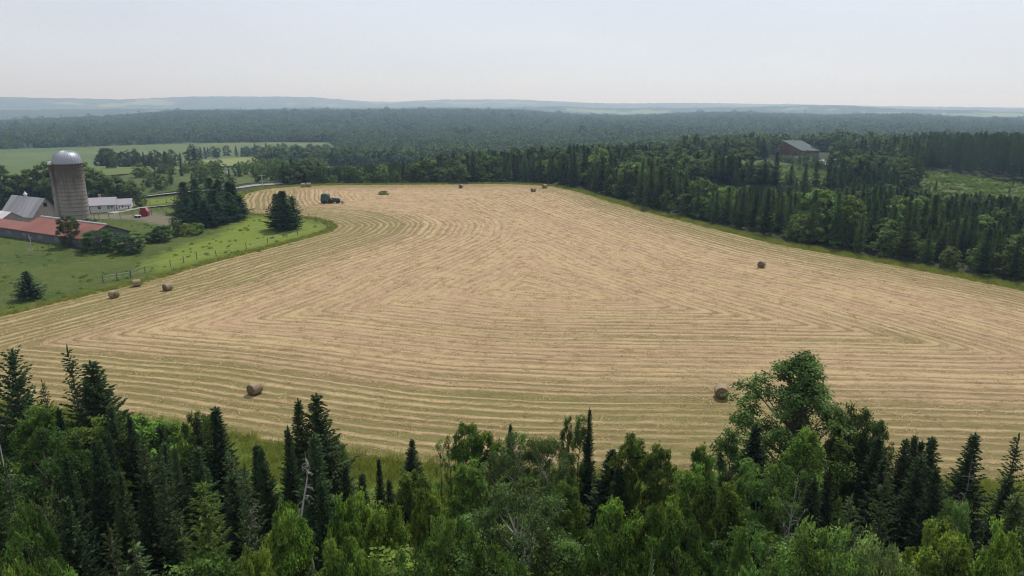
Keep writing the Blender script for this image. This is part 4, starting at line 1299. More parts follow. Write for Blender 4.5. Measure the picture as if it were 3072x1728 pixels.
for x in (-0.55, -0.1, 0.4):
    mb.add([T(x - 0.03, -0.86, 0.1), T(x + 0.03, -0.86, 0.1), T(x + 0.03, -0.86, hh * 0.8), T(x - 0.03, -0.86, hh * 0.8), T(x - 0.03, -0.8, 0.1), T(x + 0.03, -0.8, 0.1), T(x + 0.03, -0.8, hh * 0.8), T(x - 0.03, -0.8, hh * 0.8)], [(0, 1, 2, 3), (0, 3, 7, 4), (1, 5, 6, 2), (3, 2, 6, 7), (0, 4, 5, 1)])
o = mb.build('rib', simple("rib_green", (0.09, 0.14, 0.115), 0.5, 0.1, 2), ba); o['kind'] = 'stuff'
for s in (-1, 1): wheel(ba, 0.0, s * 0.98, 0.40, 0.28)
mb = MB(); mb.box((0.1, 0, 0.42), (1.9, 1.3, 0.36)); mb.build('pickup', M['tyre'], ba)
mb = MB(); mb.prism([(0.85, 0.5), (1.25, 0.45), (1.2, 0.75), (0.85, 1.0)], -0.7, 0.7, axis='y'); mb.build('front_guard', M['tgrey'], ba)
mb = MB(); mb.tube([(0.9, 0, 0.55), (1.7, 0, 0.48)], [0.06, 0.05], 6); mb.build('drawbar', M['tyre'], ba)

# ------------------------------------------------------------------ near trees
ORD = "first second third fourth fifth sixth seventh eighth ninth tenth eleventh twelfth thirteenth fourteenth fifteenth sixteenth seventeenth eighteenth nineteenth twentieth".split()
def ordn(i):
    if i < 20: return ORD[i]
    t = "twenty thirty forty fifty sixty seventy eighty".split()[(i + 1) // 10 - 2]
    u = (i + 1) % 10
    return t + ("-" + ORD[u - 1] if u else "th").replace("tyth", "tieth")

TINT = {'bright': (1.22, 1.27, 1.0), 'round': (0.85, 0.98, 0.95), 'silver': (1.02, 1.0, 1.4), 'poplar': (1.0, 1.12, 1.1), 'narrow': (0.75, 0.9, 1.0),
        'sapling': (0.9, 1.0, 1.1), 'fir': (0.92, 0.98, 0.95), 'spruce': (1.15, 1.1, 1.0), 'sparse': (1.6, 1.45, 1.3), 'hemlock': (2.6, 2.5, 1.3), 'pine': (1.1, 1.15, 1.2)}
NAME = {'bright': 'birch_tree', 'round': 'leafy_tree', 'silver': 'ash_tree', 'poplar': 'poplar_tree', 'narrow': 'poplar_tree', 'sapling': 'sapling',
        'fir': 'fir_tree', 'spruce': 'fir_tree', 'sparse': 'fir_tree', 'hemlock': 'hemlock_tree', 'pine': 'pine_tree'}
LOOK = {'bright': "bright green young birch", 'round': "round mid green broadleaf tree", 'silver': "grey-green loose broadleaf tree", 'narrow': "narrow dark poplar",
        'fir': "narrow dark fir", 'spruce': "broad dark fir", 'sparse': "thin scraggy conifer", 'sapling': "thin sapling"}
ENV = np.array([(-300, 1160), (0, 1150), (100, 1235), (200, 1265), (350, 1270), (500, 1290), (620, 1300), (690, 1395), (770, 1350), (880, 1260), (960, 1260), (1010, 1420), (1180, 1425), (1260, 1405), (1400, 1310), (1500, 1320), (1700, 1310), (1800, 1340), (1850, 1410), (1900, 1345), (1990, 1370), (2080, 1420), (2200, 1370), (2640, 1390), (2700, 1380), (2850, 1420), (2950, 1430), (3072, 1400), (3400, 1380)], float)

# kind, px, py of the tip, distance, crown width in px, tint multiplier, label (None: an ordinal is given)
FG = [
 ('pine', 0, 1050, 35, 175, 1, "feathery pine cut by the frame edge above the near conifers"),
 ('sparse', 216, 1040, 36, 105, 1, "tallest scruffy conifer standing against the stubble"),
 ('spruce', 302, 1074, 35, 165, 0.9, "dark layered fir with spreading lower boughs beside the tallest scruffy conifer"),
 ('sparse', 146, 1142, 36, 62, 1, "small scraggy conifer to the side of the tallest scruffy conifer"),
 ('fir', 262, 1156, 34, 66, 0.8, None), ('fir', 162, 1230, 32, 62, 1, None), ('fir', 328, 1215, 32, 84, 1, None), ('fir', 388, 1250, 32, 72, 0.9, None),
 ('fir', 482, 1272, 33, 60, 1, None), ('spruce', 588, 1248, 33, 105, 1, None), ('fir', 646, 1228, 33, 100, 0.85, None), ('fir', 495, 1327, 29, 70, 1.2, None),
 ('fir', 520, 1348, 28, 62, 1, None), ('fir', 590, 1342, 29, 78, 1.15, None), ('fir', 760, 1336, 31, 76, 1, None), ('fir', 806, 1327, 29, 66, 1, None),
 ('spruce', 880, 1204, 33, 112, 0.85, "dark fir with a slim tip, shorter of the tall pair above the white snag"), ('spruce', 946, 1185, 33, 135, 0.9, "sharp tipped tall dark fir, taller of the pair above the white snag"),
 ('fir', 854, 1281, 30, 76, 1, None), ('fir', 928, 1306, 28, 92, 1.2, None),
 ('fir', 246, 1321, 28, 66, 1, None), ('fir', 302, 1320, 28, 66, 1.1, None), ('fir', 328, 1301, 30, 66, 0.9, None), ('fir', 198, 1357, 26, 70, 1, None), ('sparse', 20, 1397, 24, 120, 1, None),
 ('sparse', 417, 1306, 30, 92, 0.9, None), ('sparse', 478, 1352, 27, 110, 0.8, None), ('sparse', 698, 1347, 28, 92, 1.1, None), ('sparse', 724, 1392, 24, 120, 1, "grey-green sparse conifer with bare lower twigs next to the white snag"),
 ('fir', 1020, 1395, 29, 66, 0.9, None), ('fir', 190, 1480, 23, 100, 0.9, None), ('fir', 330, 1420, 24, 100, 0.8, None), ('fir', 420, 1450, 23, 96, 0.8, None), ('sparse', 120, 1500, 22, 120, 0.8, None),
 ('sparse', 360, 1560, 20, 130, 0.9, None), ('fir', 1075, 1420, 27, 70, 0.8, None), ('fir', 700, 1430, 26, 90, 0.9, None), ('fir', 980, 1440, 25, 90, 0.8, None),
 ('hemlock', 603, 1446, 23, 235, 1, "yellow-green drooping conifer, brightest in the dark stand"),
 ('bright', 112, 1218, 33, 190, 1, "yellow-green crown between the feathery pine and the scruffy conifer"), ('round', 88, 1302, 28, 270, 0.85, "big round dark green crown below the feathery pine"),
 ('bright', 256, 1252, 32, 230, 1, None), ('bright', 412, 1246, 35, 220, 1.1, None), ('bright', 492, 1258, 36, 190, 1.1, None), ('bright', 552, 1314, 36, 170, 1.1, None), ('round', 585, 1238, 35, 120, 0.8, None),
 ('bright', 869, 1518, 20, 200, 1.1, "bright rounded young birch with upright tips in front of the white snag"), ('bright', 745, 1636, 17.5, 165, 1.15, "lowest bright birch beside the yellow-green conifer at the frame bottom"), ('round', 40, 1510, 21, 150, 0.8, None),
 ('round', 90, 1600, 18, 200, 0.75, None), ('bright', 216, 1697, 16, 180, 1, None), ('bright', 30, 1690, 16, 160, 0.9, None),
 ('spruce', 1236, 1320, 36, 66, 1, "small dark fir pair by the grass strip, the taller one behind"), ('fir', 1215, 1341, 35, 50, 0.8, "small dark fir pair by the grass strip, the narrow one in front"), ('fir', 1136, 1378, 31, 42, 0.9, "lone pencil thin fir beside the grass strip"), ('fir', 1168, 1438, 28, 54, 0.9, None),
 ('fir', 1766, 1222, 36, 42, 0.95, "dark spire fir rising behind the narrow dark poplars"), ('spruce', 1526, 1277, 38, 52, 1, "little conical fir top at the edge of the stubble"), ('fir', 1826, 1345, 33, 80, 0.65, "near black fir between two bright birches"), ('fir', 1862, 1409, 31, 80, 0.65, None),
 ('sparse', 1911, 1676, 15.5, 66, 1.5, "small pale grey-green conifer tip at the frame bottom"),
 ('bright', 1396, 1268, 34, 120, 1.05, "bright birch with a pointed leading spire"), ('bright', 1471, 1290, 34, 120, 0.95, None), ('sapling', 1319, 1318, 35, 46, 1, "thin wispy sapling by itself above the broad green crowns"), ('sapling', 1352, 1305, 36, 40, 0.8, None),
 ('silver', 1564, 1294, 33, 190, 0.9, "grey-green crown behind the big silvery tree"), ('silver', 1632, 1308, 32, 150, 0.85, None), ('narrow', 1698, 1258, 35, 52, 0.8, "narrow dark poplar column, darker of the two"), ('narrow', 1736, 1254, 36, 62, 1.05, "narrow poplar column in front of the dark spire fir"),
 ('bright', 1903, 1302, 32, 150, 0.95, "rounded birch standing highest beside the near black fir"), ('bright', 1980, 1334, 31, 130, 0.9, None), ('bright', 1416, 1372, 30, 150, 1.0, None), ('bright', 1264, 1420, 28, 180, 0.95, None), ('bright', 1072, 1481, 24, 150, 1.1, "bright pointed birch next to the grass strip"),
 ('bright', 1024, 1496, 22, 150, 1.1, None), ('bright', 1146, 1506, 22, 170, 1.1, None), ('silver', 1580, 1460, 22.5, 360, 1.0, "big silvery green tree with bare grey limbs showing through"), ('bright', 1705, 1452, 27, 150, 0.85, None), ('bright', 1862, 1488, 23, 200, 0.95, None),
 ('round', 1363, 1548, 21, 190, 0.9, None), ('bright', 1292, 1480, 24, 160, 0.9, None), ('round', 1780, 1580, 19, 220, 0.75, None), ('round', 1230, 1600, 18, 210, 0.7, None), ('round', 1440, 1640, 17, 220, 0.75, None), ('bright', 1000, 1610, 18, 190, 0.95, None), ('bright', 1110, 1640, 17.5, 180, 0.85, None),
 ('poplar', 2412, 1060, 36, 440, 1, "tall airy poplar rising over the stubble beside a bale"), ('round', 2560, 1218, 35, 150, 0.75, "darker broadleaf crown leaning against the tall airy poplar"), ('round', 2612, 1260, 34, 110, 0.7, None), ('bright', 2418, 1283, 31, 170, 1.2, "light yellow-green crown at the foot of the tall airy poplar"),
 ('narrow', 2214, 1284, 33, 80, 1, None), ('fir', 2262, 1280, 32, 90, 0.7, "blackish fir under the limbs of the tall airy poplar"), ('bright', 2134, 1340, 30, 110, 1, None), ('round', 2264, 1372, 27, 230, 1.15, "broad rounded crown below the blackish fir"), ('bright', 2080, 1386, 28, 160, 1, None), ('bright', 2170, 1440, 24, 200, 0.95, None),
 ('fir', 2626, 1305, 33, 96, 0.7, None), ('fir', 2668, 1380, 29, 90, 0.7, None), ('spruce', 2716, 1321, 32, 88, 0.85, None), ('fir', 2739, 1310, 33, 60, 1, None), ('fir', 2772, 1326, 33, 66, 0.9, None), ('spruce', 2803, 1305, 32, 110, 0.9, "tall dark fir, middle of the near row on the grass side"), ('spruce', 2908, 1303, 31, 130, 1.05, "broad dark fir with a grey dead flank"),
 ('sparse', 3044, 1303, 31, 95, 0.75, "ragged open pine-like conifer nearest the frame edge"), ('spruce', 2772, 1372, 28, 120, 0.9, None), ('sparse', 2552, 1482, 24, 120, 1, None), ('hemlock', 2566, 1498, 22, 110, 0.75, "small yellowish conifer in the dark gap under the firs"), ('sparse', 2680, 1400, 26, 110, 0.9, None), ('fir', 2480, 1400, 28, 90, 0.7, None), ('fir', 2430, 1430, 27, 86, 0.7, None),
 ('silver', 2884, 1507, 23, 110, 1.2, "pale grey-green shrubby tree in front of the dark firs"), ('spruce', 3048, 1480, 22, 170, 1.3, None), ('fir', 2990, 1420, 26, 90, 0.8, None), ('fir', 2850, 1420, 26, 90, 0.7, None),
 ('round', 2474, 1566, 19, 320, 1.2, "broad mid green dome at the frame bottom under the bare grey shrub"), ('silver', 2640, 1596, 18.5, 260, 1.45, "pale silvery green crown at the frame bottom"), ('bright', 2878, 1576, 19, 250, 0.95, "wide fresh green crown at the frame bottom beside the silvery one"), ('bright', 3054, 1592, 18, 190, 0.9, None),
 ('round', 2290, 1603, 18, 190, 1, None), ('round', 2248, 1700, 16, 180, 1.1, None), ('round', 2060, 1560, 19.5, 240, 0.75, None), ('bright', 1990, 1500, 22, 180, 0.9, None), ('round', 2110, 1650, 17, 230, 0.65, None), ('bright', 2740, 1690, 16, 200, 0.95, None),
]
seen = {}
auto = sorted([i for i, e in enumerate(FG) if e[6] is None], key=lambda i: FG[i][1])
labs = {}
for i in auto:
    k = FG[i][0]; n = seen.get(k, 0); seen[k] = n + 1
    labs[i] = f"{LOOK[k]} in the near wood, {ordn(n)} such from the left"
for i, (k, px, py, Yd, wpx, tm, lab) in enumerate(FG):
    x, z = XY(px, py, Yd)
    g = float(gz(x, Yd)); H = z - g
    Wd = wpx / F * math.hypot(Yd, CAMZ - z + 2)
    Wd *= {'poplar': 1.16, 'fir': 2.2, 'spruce': 2.15, 'sparse': 1.75, 'hemlock': 1.35, 'pine': 1.5}.get(k, 1.0)
    if k in ('fir', 'spruce'): Wd = min(Wd, H * 0.56)
    t = tuple(c * tm for c in TINT[k])
    plant(k, NAME[k], (x, Yd, g), H, Wd, lab or labs[i], group="trees of the near wood", tint=t)

fills = []
tries = 0
taken = [(XY(e[1], e[2], e[3])[0], e[3]) for e in FG]
while len(fills) < 125 and tries < 8000:
    tries += 1
    px = random.uniform(-650, 3720)
    e = np.interp(px, ENV[:, 0], ENV[:, 1])
    py = e + random.uniform(60, 430)
    if py > 1800: continue
    Yd = np.interp(py, [1250, 1350, 1450, 1550, 1650, 1800], [35, 30, 25.5, 21, 17, 14]) + random.uniform(-1.5, 4)
    Yd = min(Yd, 39)
    x, z = XY(px, py, Yd)
    wf = 0.5 * z / 35 * F
    if any(abs(px - e_[1]) < e_[4] * 0.5 + wf * 0.42 and Yd < e_[3] + 1 and py < e_[2] + 165 for e_ in FG): continue
    if any(math.hypot(x - a, Yd - b) < 1.25 for a, b in taken): continue
    H = z
    if H < 2.2 or H > 12: continue
    taken.append((x, Yd)); fills.append((px, x, Yd, H))
fills.sort()
nf = {}
for px, x, Yd, H in fills:
    con = 0.85 if (px < 1000 or px > 2420) else 0.25
    k = random.choice(['fir', 'fir', 'sparse', 'spruce']) if random.random() < con else random.choice(['bright', 'round', 'bright', 'round', 'silver'])
    tm = random.uniform(0.8, 1.08)
    Wd = H * (random.uniform(0.30, 0.42) if k in ('fir', 'sparse', 'spruce') else random.uniform(0.5, 0.7))
    con_ = k in ('fir', 'sparse', 'spruce')
    plant(k, 'fir_tree' if con_ else 'leafy_tree', (x, Yd, 0), H, Wd,
          "shaded dark conifer wedged between taller trees of the near wood" if con_ else "shaded green broadleaf tree wedged between taller trees of the near wood",
          group="shaded conifers inside the near wood" if con_ else "shaded broadleaf trees inside the near wood", tint=tuple(c * tm for c in TINT[k]))

# dead trees ------------------------------------------------------------
def dead(name, px, pyb_Y, pyt, Wd, label, mname='dead', seed=1, nb=40, r0=0.09, droop=0.1, loc=None):
    if loc is None:
        x, z = XY(px, pyt, pyb_Y); loc = Vector((x, pyb_Y, float(gz(x, pyb_Y)))); H = z - loc.z
    else: H = pyt
    o = link(name, make_dead(name, seed, H, Wd, nb, droop, r0, mname), None, loc)
    return tag(o, label, "dead tree")
dead('dead_tree', 912, 26.5, 1352, 1.5, "white barkless snag hung with pale twigs among the dark firs", 'pale_bark', 3, 90, 0.11, 0.7)
dead('bare_shrub', 2388, 25.0, 1418, 3.2, "bare grey many branched shrub below the tall airy poplar", 'dead', 5, 34, 0.07, -0.5)
dead('dead_tree', 748, 22.5, 1500, 2.6, "grey dead conifer with drooping twigs behind the bright birch", 'dead_twig', 7, 80, 0.09, 0.3)
dead('dead_tree', 8, 27, 1270, 1.6, "pale broken dead top at the frame edge under the feathery pine", 'dead', 9, 14, 0.12, 0.1)
dead('dead_tree', 2890, 29.5, 1380, 2.0, "grey dead conifer standing against the broad dark fir", 'dead_twig', 11, 70, 0.08, 0.3)
b_ = G(97, 765)
dead('dead_tree', 0, 0, ZT(b_, 700) - b_[2], 2.6, "thin bleached dead tree leaning in the pasture before the long red shed", 'pale_bark', 13, 9, 0.16, -0.1, loc=b_)

# ------------------------------------------------------------------ trees round the farm
FT = {'spruce': (0.95, 1.05, 1.1), 'mid_leafy': (1, 1, 1), 'mid_bush': (1, 1, 1)}
def ptree(kind, name, px, pyb, pyt, wpx, label, group=None, tint=(1, 1, 1), cat='tree'):
    b = G(px, pyb); H = ZT(b, pyt) - b[2]
    Wd = wpx / F * math.hypot(b[1], CAMZ - b[2] - H / 2)
    return plant(kind, name, b, H, Wd, label, cat, group, tint)
for i, (px, pb, pt_, w) in enumerate([(557, 640, 546, 80), (591, 640, 535, 85), (638, 645, 534, 85), (662, 645, 540, 80), (693, 655, 543, 80), (707, 655, 551, 80), (566, 668, 588, 85), (599, 676, 570, 95), (577, 668, 612, 70), (649, 672, 567, 100), (690, 664, 578, 90), (724, 655, 590, 60), (625, 682, 600, 90), (545, 655, 600, 60)]):
    ptree('mid_spruce', 'spruce_tree', px, pb, pt_, w * 1.15, f"dark spruce, {'back' if i < 6 else 'front'} row of the dense farm clump, {ordn(i if i < 6 else sorted([566, 599, 577, 649, 690, 724, 625, 545]).index(px))} from the left", "spruces of the dense farm clump", (0.85, 0.95, 1.0))
for (px, pb, pt_, w, l) in [(832, 688, 582, 78, "lower spruce on the farm side of the lone trio in the bright grass"), (853, 692, 572, 92, "tallest middle spruce of the lone trio in the bright grass"), (880, 688, 588, 76, "spruce on the tractor side of the lone trio in the bright grass"), (862, 682, 580, 70, "spruce mostly hidden behind the lone trio in the bright grass")]:
    ptree('mid_spruce', 'spruce_tree', px, pb, pt_, w * 1.15, l, "lone spruces in the bright grass", (0.9, 1.05, 1.0))
ptree('mid_spruce', 'spruce_tree', 92, 897, 813, 98, "single dark broad spruce alone in the pasture above the field edge", None, (0.8, 0.95, 1.15))
for (px, pb, pt_, w, l, k, t) in [
    (214, 741, 648, 58, "small tree with bare lower trunk in front of the red roof", 'round', (0.75, .85, 0.9)), (278, 712, 655, 46, "grey-green bush rising over the end of the red roof", 'silver', (0.7, 0.8, 1.4)),
    (303, 752, 686, 95, "big dark round bush tree at the corner of the long red shed", 'round', (0.55, 0.7, 0.8)), (395, 757, 702, 78, "grey-green bush beside the dark gable of the long shed", 'round', (0.7, 0.8, 1.3)),
    (488, 724, 676, 52, "dark bushy tree, taller of the two along the pasture edge", 'round', (0.55, 0.68, 0.8)), (462, 728, 692, 40, "dark bush, lower of the two along the pasture edge", 'round', (0.55, 0.68, 0.8)),
    (528, 712, 648, 24, "thin upright tree by the pasture edge near the spruce clump", 'mid_leafy', (0.8, 0.85, 1.0)), (560, 706, 668, 50, "light green bush at the foot of the spruce clump", 'mid_bush', (1.4, 1.3, 1.1)), (590, 702, 668, 46, "second light green bush at the foot of the spruce clump", 'mid_bush', (1.4, 1.3, 1.1)),
    (424, 618, 582, 32, "small lone tree by the lane behind the red shed", 'mid_leafy', (1.0, 1.0, 1.0))]:
    ptree(k, 'bush' if 'bush' in l and 'tree' not in l else 'leafy_tree', px, pb, pt_, w * 1.15, l, None, t, 'bush' if 'bush' in l and 'tree' not in l else 'tree')
for i, (px, pb, pt_, w, t) in enumerate(sorted([(8, 622, 497, 90, 0.55), (58, 620, 522, 80, 0.6), (112, 612, 505, 80, 0.8), (145, 610, 482, 80, 0.9), (185, 605, 492, 70, 0.8), (248, 606, 480, 78, 1.0), (285, 606, 503, 80, 1.1), (322, 604, 522, 75, 1.1), (352, 602, 528, 70, 0.85), (388, 598, 538, 62, 0.95), (40, 615, 545, 80, 0.5), (90, 615, 540, 70, 0.55), (270, 612, 545, 80, 0.8), (330, 606, 556, 60, 1.3), (-40, 625, 500, 90, 0.6)])):
    ptree('mid_leafy', 'leafy_tree', px, pb, pt_, w * 1.1, f"round green broadleaf tree in the row behind the silo and farmhouse, {ordn(i)} from the left", "broadleaf trees behind the farm", (t, t * 1.05, t * 0.9))

def fill_poly(pxs, n, kinds, hr, label, group, mind=2.5, names=None, seed=3, tr=(0.75, 1.15), name='leafy_tree'):
    R = np.random.default_rng(seed)
    poly = px_poly(pxs); pa = np.array(poly); pts = []
    for _ in range(n * 60):
        x, y = R.uniform(pa[:, 0].min(), pa[:, 0].max()), R.uniform(pa[:, 1].min(), pa[:, 1].max())
        if not poly_mask(np.array([x]), np.array([y]), poly)[0]: continue
        if any(math.hypot(x - a, y - b) < mind for a, b in pts): continue
        pts.append((x, y))
        if len(pts) >= n: break
    for x, y in pts:
        k = kinds[R.integers(len(kinds))]
        H = R.uniform(*hr) * (0.45 if 'bush' in k else 1)
        Wd = H * (R.uniform(0.36, 0.48) if 'spruce' in k else R.uniform(0.75, 1.05) * (1.4 if 'bush' in k else 1))
        t = R.uniform(*tr)
        con = 'spruce' in k
        plant(k, 'spruce_tree' if con else ('bush' if 'bush' in k else name), (x, y, float(gz(x, y))), H, Wd,
              label.format('dark conifer' if con else ('low bush' if 'bush' in k else 'green broadleaf tree')), 'bush' if 'bush' in k else 'tree', group + (' (conifers)' if con else ''), (t, t, t * 1.05))
V_L = "{} in the bushy valley between road and meadows"
fill_poly([(330, 560), (410, 590), (470, 583), (545, 571), (700, 558), (825, 545), (960, 545), (1000, 505), (880, 498), (690, 512), (520, 515), (380, 530)], 165, ['mid_leafy', 'mid_leafy', 'mid_bush', 'mid_leafy', 'mid_spruce'], (2.8, 5.4), V_L, "trees of the bushy valley", 2.4, seed=4, tr=(0.9, 1.7))
fill_poly([(295, 500), (300, 508), (440, 510), (600, 507), (600, 500), (440, 492)], 34, ['mid_leafy', 'mid_leafy', 'mid_spruce'], (6, 10.5), "{} in the dark hedgerow across the valley meadow", "trees of the meadow hedgerow", 4, seed=5, tr=(0.6, 0.9))
fill_poly([(560, 470), (700, 468), (850, 463), (1000, 457), (1000, 462), (850, 469), (700, 475), (580, 479)], 42, ['mid_leafy', 'mid_spruce', 'mid_leafy'], (6, 11), "{} in the thin tree line dividing the two valley meadows", "trees between the two meadows", 5, seed=6, tr=(0.5, 0.8))
fill_poly([(830, 553), (960, 553), (960, 540), (860, 540)], 14, ['mid_leafy', 'mid_spruce'], (5, 7.5), "{} beside the end of the pale road", "trees by the road end", 2.5, seed=8, tr=(0.6, 0.9))

# ------------------------------------------------------------------ spruce wood beyond the field
xs_ = np.arange(-75, 420, 3.25); ys_ = np.arange(70, 470, 3.25)
XX, YY = np.meshgrid(xs_, ys_)
R_ = np.random.default_rng(21)
XX = (XX + R_.uniform(-1.15, 1.15, XX.shape)).ravel(); YY = (YY + R_.uniform(-1.15, 1.15, YY.shape)).ravel()
rr = np.hypot(XX, YY); aa = np.arctan2(XX, YY)
a0 = math.atan2(*G(950, 553)[:2])
clear = [px_poly(p) for p in ([(2060, 500), (2110, 482), (2300, 478), (2400, 500), (2520, 520), (2560, 560), (2440, 570), (2250, 560), (2120, 540)], [(2700, 520), (2790, 512), (2930, 530), (3120, 560), (3400, 590), (3300, 640), (3000, 620), (2780, 600)], [(2440, 474), (2540, 473), (2670, 484), (2670, 502), (2560, 508), (2470, 500)], [(2300, 455), (2480, 452), (2500, 480), (2380, 482), (2290, 475)])]
inf = poly_mask(XX, YY, FIELD)
ed = np.minimum(poly_dist(XX, YY, RIGHTG, False), poly_dist(XX, YY, TOPG, False))
beyond = (YY > np.interp(XX, np.array(RIGHTG)[::-1, 0], np.array(RIGHTG)[::-1, 1])) | (YY > 216)
keep = (~inf) & beyond & (ed > 4.0) & (aa > a0) & (aa < 0.95) & (rr < 450)
sparse_keep = R_.uniform(size=XX.shape)
for ci, c in enumerate(clear):
    m_ = poly_mask(XX, YY, c)
    keep &= ~(m_ & (sparse_keep > (0.06 if ci == 0 else 0.05 if ci == 1 else 0.02)))
keep &= (rr < 290) | (sparse_keep < 0.75)
XX, YY, rr, aa, ed = XX[keep], YY[keep], rr[keep], aa[keep], ed[keep]
inclear = np.zeros(len(XX), bool)
for c in clear[:2]: inclear |= poly_mask(XX, YY, c)
pxs = 1536 + XX / YY * F
nz = vnoise(XX / 25, YY / 25, 9)
HH = np.interp(pxs, [900, 1500, 2000, 2500, 3100, 3600], [7.6, 8.8, 8.8, 7.2, 6.6, 6.6]) + 1.4 * nz + R_.normal(0, 1.35, len(XX))
HH = np.where(inclear, R_.uniform(1.3, 3.2, len(XX)), np.clip(HH, 3.5, 13))
tl_ = np.interp(pxs, [900, 950, 1200, 1500, 1640, 1800, 1990, 2060, 2150, 2500, 2600, 2700, 2800, 3072, 3500], [505, 505, 480, 440, 428, 420, 425, 520, 556, 562, 540, 560, 574, 590, 605])
front = (rr < np.interp(pxs, [2000, 2690, 2710], [212, 212, 231])) | (pxs < 2030)
hmax = CAMZ + YY * np.tan(np.arctan((864 - tl_) / F) - PITCH)
HH = np.where(front, np.minimum(HH, np.maximum(hmax, 2.6) * R_.uniform(0.82, 1.06, len(XX))), HH)
hb = CAMZ + YY * np.tan(np.arctan((864 - np.interp(pxs, [1900, 2300, 3072], [402, 398, 402])) / F) - PITCH) - gz(XX, YY)
HH = np.where(~front, np.minimum(HH, np.maximum(hb, 3) * R_.uniform(0.85, 1.08, len(XX))), HH)
lawn = (pxs > 2290) & (pxs < 2470) & (rr > 215) & (rr < 372)
HH = np.where(lawn, R_.uniform(1.5, 3.8, len(XX)), HH)
# light broadleaf patch round the clearing and shrubs on the field side
leafp = 0.15 + 0.35 * np.exp(-((pxs - 2230) / 190) ** 2) * (rr > 215) + 0.30 * np.exp(-((pxs - 2760) / 130) ** 2) * (rr > 215) * (rr < 330) + 0.45 * (ed < 8) * (pxs < 1500) + 0.5 * (ed < 7.5) * (pxs > 2650) + 0.04 * (ed < 7) + 0.15 * (nz > 0.45)
leafp = np.where(lawn, 0.65, leafp)
isl = R_.uniform(size=len(XX)) < leafp
HH = np.where(isl & (ed < 8), HH * 0.62, HH)
# tall plantation behind the open ground
tall = (pxs > R_.uniform(2640, 2840, len(XX))) & (rr > 232 - (pxs - 2800) * 0.02) & (~inclear)
HH = np.where(tall, np.minimum(R_.uniform(10.5, 15.5, len(XX)), hb * R_.uniform(0.74, 1.10, len(XX))), HH)
isl &= ~tall
inframe = (pxs > -50) & (pxs < 3120)
score = np.where(inframe, HH / rr * np.exp(-np.maximum(ed - 6, 0) / 16) * np.where(inclear, 2.5, 1) * np.where(tall & (rr < 246), 6, 1), 0)
PROTO['tall_spruce'] = []
for i in range(3):
    reg('tall_spruce', make_conifer(f"tall_spruce_{i}", 170 + i, 14.0, 3.6, dz=0.5, ds=0.3, tw=0.12, nb=6, power=0.62, droop=0.3, nmat='needle_far', tlen=0.6, zb=0.16), 14.0, 3.6)
ind = np.zeros(len(XX), bool)
o_s = np.argsort(-np.where(~isl, score, 0))[:225]; o_l = np.argsort(-np.where(isl, score, 0))[:90]
ind[o_s] = True; ind[o_l] = True
for i in np.where(ind)[0]:
    x, y, H = XX[i], YY[i], HH[i]; g = float(gz(x, y))
    if isl[i]:
        t = R_.uniform(0.9, 1.6)
        bush = H < 4.2
        plant('mid_leafy', 'bush' if bush else 'broadleaf_tree', (x, y, g), H, H * R_.uniform(0.7, 1.0), ("low green bush" if bush else "light green broadleaf tree") + " on the rim of the dark spruce wood beyond the field", 'bush' if bush else 'tree', "bushes rimming the spruce wood" if bush else "broadleaf trees in the spruce wood", (t, t, t * 0.85))
    elif tall[i]:
        plant('tall_spruce', 'spruce_tree', (x, y, g), H, H * 0.28, "tall bare trunked spruce at the front of the dark plantation behind the open ground", 'tree', "tall plantation spruces", (0.75, 0.8, 0.95))
    else:
        t = R_.uniform(0.75, 1.75); ty = R_.uniform(0.85, 1.25)
        lb = "small spruce scattered in the grassy clearing near the forest house" if inclear[i] else ("dark green spruce in the first ranks of the wood along the field edge" if ed[i] < 9 else "dark green spruce in the deeper ranks of the wood beyond the field")
        plant('mid_spruce', 'spruce_tree', (x, y, g), H, H * R_.uniform(0.36, 0.54), lb, 'tree', {"s": "spruces of the clearing", "d": "spruces of the wood edge" if ed[i] < 9 else "spruces deeper in the wood"}[lb[0]], (t * ty, t, t * 0.95))
r_ = ~ind
n = r_.sum()
idx = np.where(isl[r_], 8 + R_.integers(0, 4, n), np.where(tall[r_], 5 + R_.integers(0, 3, n), R_.integers(0, 5, n)))
protos = [p[0] for p in PROTO['mid_spruce']] + [p[0] for p in PROTO['tall_spruce']] + [p[0] for p in PROTO['mid_leafy']]
h0 = np.array([p[2] for p in PROTO['mid_spruce']] + [p[2] for p in PROTO['tall_spruce']] + [p[2] for p in PROTO['mid_leafy']])
sc = HH[r_] / h0[idx]
wv = R_.uniform(0.95, 1.4, n)
scatter("spruce_forest", np.stack([XX[r_], YY[r_], gz(XX[r_], YY[r_]) - 0.05], 1), np.stack([sc * wv, sc * wv, sc], 1), np.stack([np.zeros(n), np.zeros(n), R_.uniform(0, 6.28, n)], 1), idx, protos,
        "dark spruce forest filling the ground behind the front ranks of trees", tint=[(0.85, 0.9, 0.95), (1.1, 1.15, 1.0), (0.95, 1.0, 0.9), (1.3, 1.25, 1.0), (0.75, 0.8, 0.9)] + [(0.75, 0.8, 0.95)] * 3 + [(1.1, 1.1, 0.95)] * 4)
TR = [t[1] for t in PROTO['tall_spruce']]
tl = r_ & tall & (rr < 262)
scatter("forest_trunks", np.stack([XX[tl], YY[tl], gz(XX[tl], YY[tl])], 1), np.repeat((HH[tl] / 14.0)[:, None], 3, 1), np.stack([np.zeros(tl.sum()), np.zeros(tl.sum()), R_.uniform(0, 6.28, tl.sum())], 1), R_.integers(0, 3, tl.sum()), TR, "bare trunks inside the dark plantation")

# ------------------------------------------------------------------ far forest
N_ = 150000
az_ = R_.uniform(-0.92, 0.95, N_); u_ = R_.uniform(0, 1, N_)
rmin, rmax = 235.0, 2750.0
